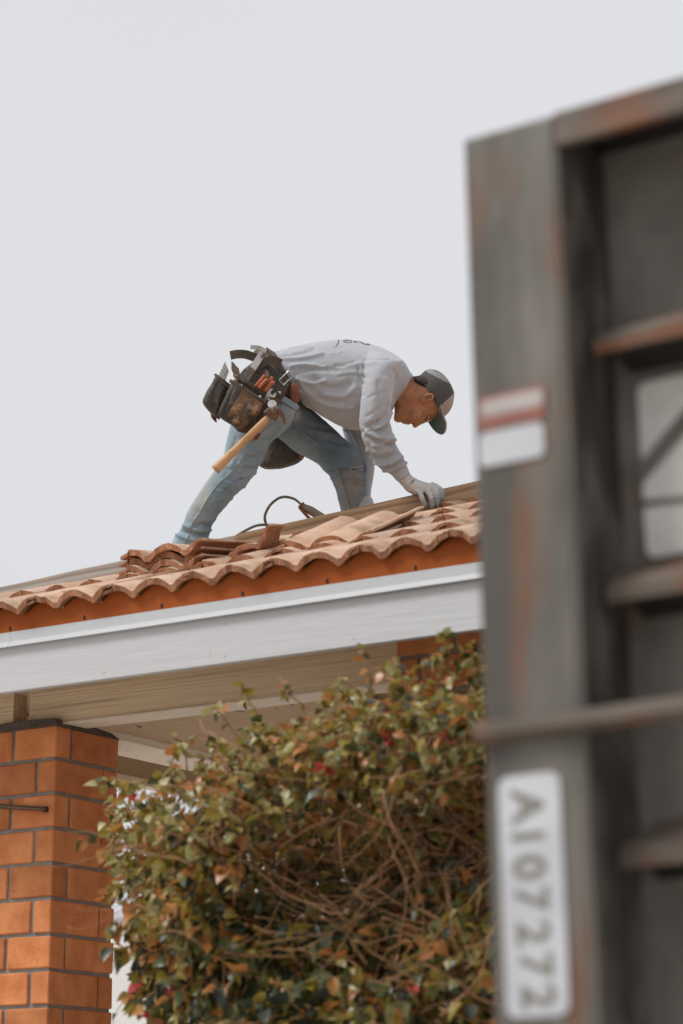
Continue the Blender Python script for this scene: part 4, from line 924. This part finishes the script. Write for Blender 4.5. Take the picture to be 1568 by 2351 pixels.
# backing, main pouches
soft('backing', [(592, 816, 668, 876, BD + .02, .016), (576, 834, 662, 892, BD + .01, .016), (560, 848, 655, 906, BD + .005, .018), (545, 864, 644, 924, BD, .02)], 'leather_black', belt)
bagC = soft('large_pouch', [(541, 863, 643, 925, BD - .008, .030), (534, 880, 632, 938, BD - .008, .034), (524, 905, 618, 956, BD - .008, .036), (514, 935, 604, 975, BD - .008, .034), (520, 962, 596, 988, BD - .008, .030), (548, 992, 578, 998, BD - .006, .018)], 'leather_black', belt, .0045, 3,
            [([(600, 985), (590, 965), (600, 945)], 4, -.006), ([(575, 993), (590, 975), (612, 960)], 4, .005), ([(560, 990), (580, 985)], 3, .004)])
bagA = soft('side_pouch', [(496, 862, 528, 887, BD - .02, .044), (487, 878, 524, 902, BD - .02, .048), (472, 904, 517, 926, BD - .02, .050), (465, 922, 511, 944, BD - .02, .048), (474, 938, 506, 959, BD - .018, .042), (491, 954, 504, 966, BD - .015, .025)], 'leather_black', belt, .0045, 3,
            [([(500, 880), (490, 905), (488, 940)], 4, -.005), ([(512, 892), (500, 920), (500, 950)], 3, .004), ([(492, 930), (500, 940), (505, 955)], 3, -.006)])
bagB = soft('front_pouch', [(531, 877, 605, 924, BD - .05, .030), (527, 886, 602, 934, BD - .054, .036), (517, 908, 594, 950, BD - .058, .042), (505, 938, 577, 968, BD - .058, .042), (502, 954, 558, 982, BD - .055, .036), (520, 968, 552, 987, BD - .05, .024)], ['leather_black', 'leather_dirt'], belt, .004, 3.6,
            [([(535, 895), (522, 925), (512, 955)], 2.5, -.004), ([(596, 930), (580, 955), (556, 982)], 2.5, .004), ([(548, 905), (560, 935), (545, 965)], 7, -.003), ([(575, 920), (570, 945), (560, 968)], 6, .004)], .003,
            pick=lambda ce: (lambda px: ((px[:, 0] - px[:, 1] * -.62 > 1112) & (np.abs((ce - CAM) @ FWD - (BD - .1)) < .06)))(proj(ce)))
def rim(name, a, b, d, h, mat, parent, r0=.0045):
    mb = MB(); ring = sil([(a[0], a[1], b[0], b[1], d, h)] * 2, 1, 36, 3.2)[0]; mb.tube(ring + [ring[0]], r0, 8); return mb.obj(name, mat, parent, smooth=True)
rim('rim', (495, 861), (529, 887), BD - .02, .046, 'nylon', bagA); rim('rim', (530, 875), (607, 924), BD - .05, .032, 'nylon', bagB, .006); rim('rim', (540, 862), (644, 925), BD - .008, .032, 'nylon', bagC, .007)
def stitches(pts, d, parent, n):
    mb = MB(); q = catmull(pts, 12); L = np.linspace(0, len(q) - 1, 2 * n)
    for k in range(0, 2 * n - 1, 2):
        f = lambda s: P(*(q[int(s)] * (1 - s % 1) + q[min(int(s) + 1, len(q) - 1)] * (s % 1)), d)
        mb.tube([f(L[k]), f(L[k + 1])], .0007, 4)
    mb.obj('stitching', 'stitch', parent)
stitches([(532, 881), (568, 904), (604, 929)], BD - .089, bagB, 26); stitches([(542, 866), (590, 896), (642, 928)], BD - .047, bagC, 30); stitches([(498, 866), (512, 879), (526, 889)], BD - .073, bagA, 12); stitches([(585, 860), (602, 868), (618, 880)], BD - .014, belt, 12)
for (x, y, d, r0) in ((642, 901.6, BD - .03, .0055), (597, 910.6, BD - .095, .005), (617.5, 918, BD - .06, .005), (541, 872, BD - .07, .003), (555, 884, BD - .088, .003)):
    mb = MB(); c = P(x, y, d); mb.rings([[c + FWD * (.004 - z) + r * (math.cos(t) * RT + math.sin(t) * UPV) for t in np.linspace(0, 2 * math.pi, 12, endpoint=False)] for r, z in ((r0, 0), (r0, .003), (r0 * .6, .0055))]); mb.obj('rivet', 'steel', belt, smooth=True)
soft('leather_tab', [(483, 949, 497, 955, BD + .03, .012), (487, 960, 497, 966, BD + .03, .012), (494, 968, 498, 970, BD + .03, .008)], 'leather_orange', belt, .003)
soft('leather_tab', [(584, 995, 599, 995, BD - .02, .008), (580, 1005, 596, 1002, BD - .02, .009), (580, 1012, 590, 1010, BD - .02, .006)], 'leather_orange', belt, .003)
# the second set of pouches on the far hip, seen between the legs
fp = soft('far_pouch', [(616, 985, 700, 985, DM + .20, .05), (604, 1020, 700, 1030, DM + .22, .055), (596, 1055, 698, 1050, DM + .22, .055), (594, 1070, 684, 1064, DM + .22, .05), (608, 1077, 650, 1076, DM + .22, .035)], 'leather_black', belt, .006, 3)
soft('leather_tab', [(686, 1042, 698, 1042, DM + .17, .008), (688, 1052, 699, 1051, DM + .17, .008)], 'leather_orange', belt, .003)
# ------------------------------------------------------------------ hammer hanging from its loop
hm = empty('claw_hammer', P(616, 960, BD - .11)); HDp = BD - .105
tag(hm, 'claw hammer with long wooden handle hanging from the tool belt', 'hammer')
mb = MB(); pts = [(617, 958), (606, 968), (590, 984), (565, 1008), (540, 1033), (515, 1058), (500, 1073), (493, 1080)]; rr = [.0105, .0115, .0125, .0115, .0122, .0142, .0155, .0150]
mb.tube([P(x, y, HDp) for x, y in pts], rr, 14); mb.obj('handle', 'hickory', hm, smooth=True)
mb = MB(); mb.rings(sil([(604, 946, 632, 968, HDp, .013), (611, 940, 638, 960, HDp, .014), (617, 935, 640, 952, HDp - .004, .013)], 3, 16, 4)); mb.obj('head', 'rust_steel', hm, smooth=True)
a, b = P(629, 946, HDp), P(624.5, 927, HDp - .045); ax = (b - a) / np.linalg.norm(b - a); u = np.cross(ax, (0, 0, 1)); u /= np.linalg.norm(u); v = np.cross(ax, u)
circ = lambda c, r: [c + r * (math.cos(t) * u + math.sin(t) * v) for t in np.linspace(0, 2 * math.pi, 18, endpoint=False)]
mb = MB(); mb.rings([circ(a, .011), circ(a + ax * .018, .0105), circ(a + ax * .026, .0135), circ(b, .0142), circ(b + ax * .0015, .0125)]); mb.obj('striking_face', 'steel', hm)
for off in (-.0055, .0055):
    mb = MB(); q = catmull([(634, 944, HDp + off), (642, 946, HDp + off * 1.1), (649, 955, HDp + off * 1.3), (653, 966, HDp + off * 1.6), (654, 974, HDp + off * 1.9)], 4)
    R = [];
    for i, p in enumerate(q):
        t = i / (len(q) - 1); c = P(*p); tt = P(*q[min(i + 1, len(q) - 1)]) - P(*q[max(i - 1, 0)]); tt /= np.linalg.norm(tt); uu = np.cross(tt, FWD); uu /= np.linalg.norm(uu); w = .010 * (1 - .75 * t); th = .0042
        R.append([c + uu * w - FWD * th, c + uu * w + FWD * th, c - uu * w + FWD * th, c - uu * w - FWD * th])
    mb.rings(R); mb.obj('claw', 'rust_steel', hm, bev=.001)
# ------------------------------------------------------------------ pry bar
pb = tag(empty('pry_bar', P(575, 860, BD - .03)), 'paint-worn steel pry bar sticking up from the pouch', 'pry bar'); d = BD - .035
band('shaft', [(580, 847, d), (588, 834, d), (598, 818, d), (604, 808, d)], .0105, .006, 'plate_white', pb); band('grip', [(559, 877, d), (567, 866, d), (575, 853, d), (580, 846, d)], .0128, .0095, 'hose', pb)
band('claw', [(611, 808, d), (604, 803, d), (596, 799, d), (586, 797.5, d), (575, 797, d)], .0062, .009, 'steel', pb); band('heel', [(611, 803, d), (607, 812, d), (600, 822, d)], .0045, .0085, 'steel_dark', pb)
# ------------------------------------------------------------------ pliers, spanner, blade, nails
def grip(name, pts, r0, mat, parent):
    mb = MB(); q = catmull(pts, 4); mb.tube([P(*p) for p in q], [r0 * (1 - .25 * abs(2 * i / len(q) - 1) ** 3) for i in range(len(q))], 10); return mb.obj(name, mat, parent, smooth=True)
for lab, hs_, in (('red-handled pliers nearest the pry bar in the pouch', [[(586, 888), (596, 877), (604, 868), (609, 860)], [(594, 892), (603, 882), (611, 874), (616, 872)]]),
                  ('orange-handled pliers nearest the spanner in the pouch', [[(603, 898), (612, 886), (620, 875), (626, 865)], [(609, 899), (617, 888), (624, 880), (631, 879)]])):
    pz = tag(empty('pliers', P(*hs_[0][0], BD - .04)), lab, 'pliers', 'pliers in the tool belt')
    for k, h in enumerate(hs_): grip('handle', [(x, y, BD - .045 - .012 * k) for x, y in h], .0068, 'plastic_orange', pz)
    grip('jaw', [(h[0] - 6, h[1] + 9, BD - .03) for h in hs_[0][:1]] + [(hs_[0][0][0], hs_[0][0][1], BD - .04)], .006, 'steel_dark', pz)
sp = tag(empty('spanner', P(622, 902, BD - .045)), 'bright open-ended spanner standing in the pouch', 'spanner')
out = [(613, 899), (616, 894), (624, 892), (627, 894), (622, 898), (621, 904), (626, 907), (632, 901), (634, 902), (634, 908), (629, 913), (620, 912), (612, 908)]
mb = MB(); n = len(out); mb.add([P(x, y, BD - .050) for x, y in out] + [P(x, y, BD - .044) for x, y in out], [tuple(range(n - 1, -1, -1)), tuple(range(n, 2 * n))] + [(i, (i + 1) % n, (i + 1) % n + n, i + n) for i in range(n)]); mb.obj('jaw', 'steel', sp)
band('shank', [(616, 908, BD - .046), (608, 918, BD - .04), (600, 928, BD - .03)], .006, .0025, 'steel', sp)
kn = tag(empty('putty_knife', P(542, 860, BD - .03)), 'pointed grey metal blade standing in the tool pouch', 'blade')
out = [(531, 830), (534.5, 831), (541, 839), (548, 846), (550, 856), (549, 863), (538, 864), (531, 848)]
mb = MB(); n = len(out); mb.add([P(x, y, BD - .032) for x, y in out] + [P(x + .5, y, BD - .028) for x, y in out], [tuple(range(n - 1, -1, -1)), tuple(range(n, 2 * n))] + [(i, (i + 1) % n, (i + 1) % n + n, i + n) for i in range(n)]); mb.obj('blade', 'steel_dark', kn, bev=.0004)
grip('handle', [(543, 860, BD - .03), (546, 872, BD - .025), (549, 884, BD - .02)], .008, 'hickory', kn)
ns = tag(empty('nail_strip', P(515, 880, BD - .03)), 'strip of collated nails sticking out of the side pouch', 'nails')
for i in range(13):
    t = i / 12; x, y = 503 + 13 * t, 862 - 30 * t; mb = MB()
    a, b = P(x, y, BD - .03), P(x + 9 + 3 * (1 - t), y + 22 - 2 * (1 - t), BD - .028); mb.tube([a, b], .0011, 5); mb.tube([a, a + (b - a) * .035], .0026, 6); mb.obj('nail', 'stitch' if i % 3 else 'rust_steel', ns)
# ================================================================== LOOSE TILES ON THE ROOF
def lay_tile(t1, t2, Yf, pitch=None, e=None, me=None, label='', yaw=0., dz_=0.):
    a, b = onY(*t1, Yf), onY(*t2, Yf + yaw)
    if e: 
        e0 = onY(*e[0], Yf); best = min(np.arange(.05, .5, .002), key=lambda q: abs(np.linalg.norm(onY(*e[1], Yf + q) - e0) - TL)); y = onY(*e[1], Yf + best) - e0
    else: y = np.array([-math.sin(0), math.cos(pitch), math.sin(pitch)])
    y /= np.linalg.norm(y); x = b - a; x -= y * (x @ y); x /= np.linalg.norm(x); z = np.cross(x, y)
    o = bpy.data.objects.new('clay_tile', me or TILES[random.randrange(6)]); o0 = a - x * (TP / 2) - z * (TA * .17 ** .6) + np.array([0, 0, dz_])
    link(o, None, o0); o.rotation_euler = Matrix((x, y, z)).transposed().to_euler(); return tag(o, label, 'tile', 'loose clay tiles on the roof')
lay_tile((336, 1326), (434, 1311), 5.40, math.radians(9), label='bottom loose clay tile of the stack by the rear foot')
lay_tile((337, 1308), (434, 1293), 5.42, math.radians(9), label='middle loose clay tile of the stack by the rear foot')
lay_tile((339, 1290), (434, 1275), 5.40, math.radians(10), label='top loose clay tile of the stack by the rear foot')
lay_tile((706, 1286), (800, 1278), 5.47, e=((868, 1238), (988, 1186)), label='lower loose clay tile of the pair below the gloved hand')
lay_tile((708, 1271), (801, 1262), 5.44, e=((855, 1228), (977, 1171)), label='upper loose clay tile of the pair below the gloved hand')
o = lay_tile((560, 1296), (610, 1280), 5.50, e=((600, 1262), (640, 1235)), me=TILE_HALF, label='broken clay tile piece propped up between the two stacks')
o.rotation_euler = (math.radians(14), math.radians(-24), math.radians(-2)); o.location = tuple(onY(484, 1352, 5.49))
lay_tile((650, 1262), (740, 1247), 5.72, math.radians(16), label='loose clay tile lying flat against the brown hip board')
lay_tile((480, 1296), (570, 1280), 5.62, math.radians(14), label='loose clay tile behind the propped broken piece')
# ================================================================== CORDED TOOL BEHIND THE HIP BOARD
ct = tag(empty('corded_power_tool', P(700, 1195, 7.78)), 'dusty corded power tool lying behind the hip board', 'power tool')
mb = MB(); mb.rings(sil([(684, 1163, 694, 1153, 7.78, .012), (692, 1171, 703, 1158, 7.78, .016), (703, 1178, 717, 1163, 7.78, .02), (720, 1188, 733, 1173, 7.78, .021), (738, 1200, 750, 1184, 7.78, .022), (760, 1218, 772, 1200, 7.78, .022)], 4, 18)); mb.obj('housing', 'tool_tan', ct, smooth=True)
mb = MB(); mb.rings(sil([(684, 1164, 696, 1152, 7.78, .0145), (688, 1168, 699, 1156, 7.78, .0165)], 2, 16)); mb.obj('collar', 'tool_red', ct, smooth=True)
band('trigger', [(687, 1164, 7.765), (698, 1177, 7.765), (712, 1192, 7.765)], .005, .006, 'tool_red', ct)
grip('cord', [(690, 1157, 7.78), (678, 1147, 7.78), (664, 1142, 7.78), (650, 1141, 7.78), (636, 1146, 7.79), (620, 1160, 7.80), (610, 1178, 7.81), (608, 1192, 7.82), (612, 1206, 7.82), (620, 1222, 7.82), (640, 1240, 7.82)], .0046, 'hose', ct)
grip('cord', [(680, 1235, 7.80), (660, 1222, 7.80), (638, 1211, 7.80), (614, 1205, 7.80), (588, 1207, 7.80), (562, 1219, 7.80), (540, 1233, 7.80), (515, 1255, 7.80)], .0045, 'hose', ct)
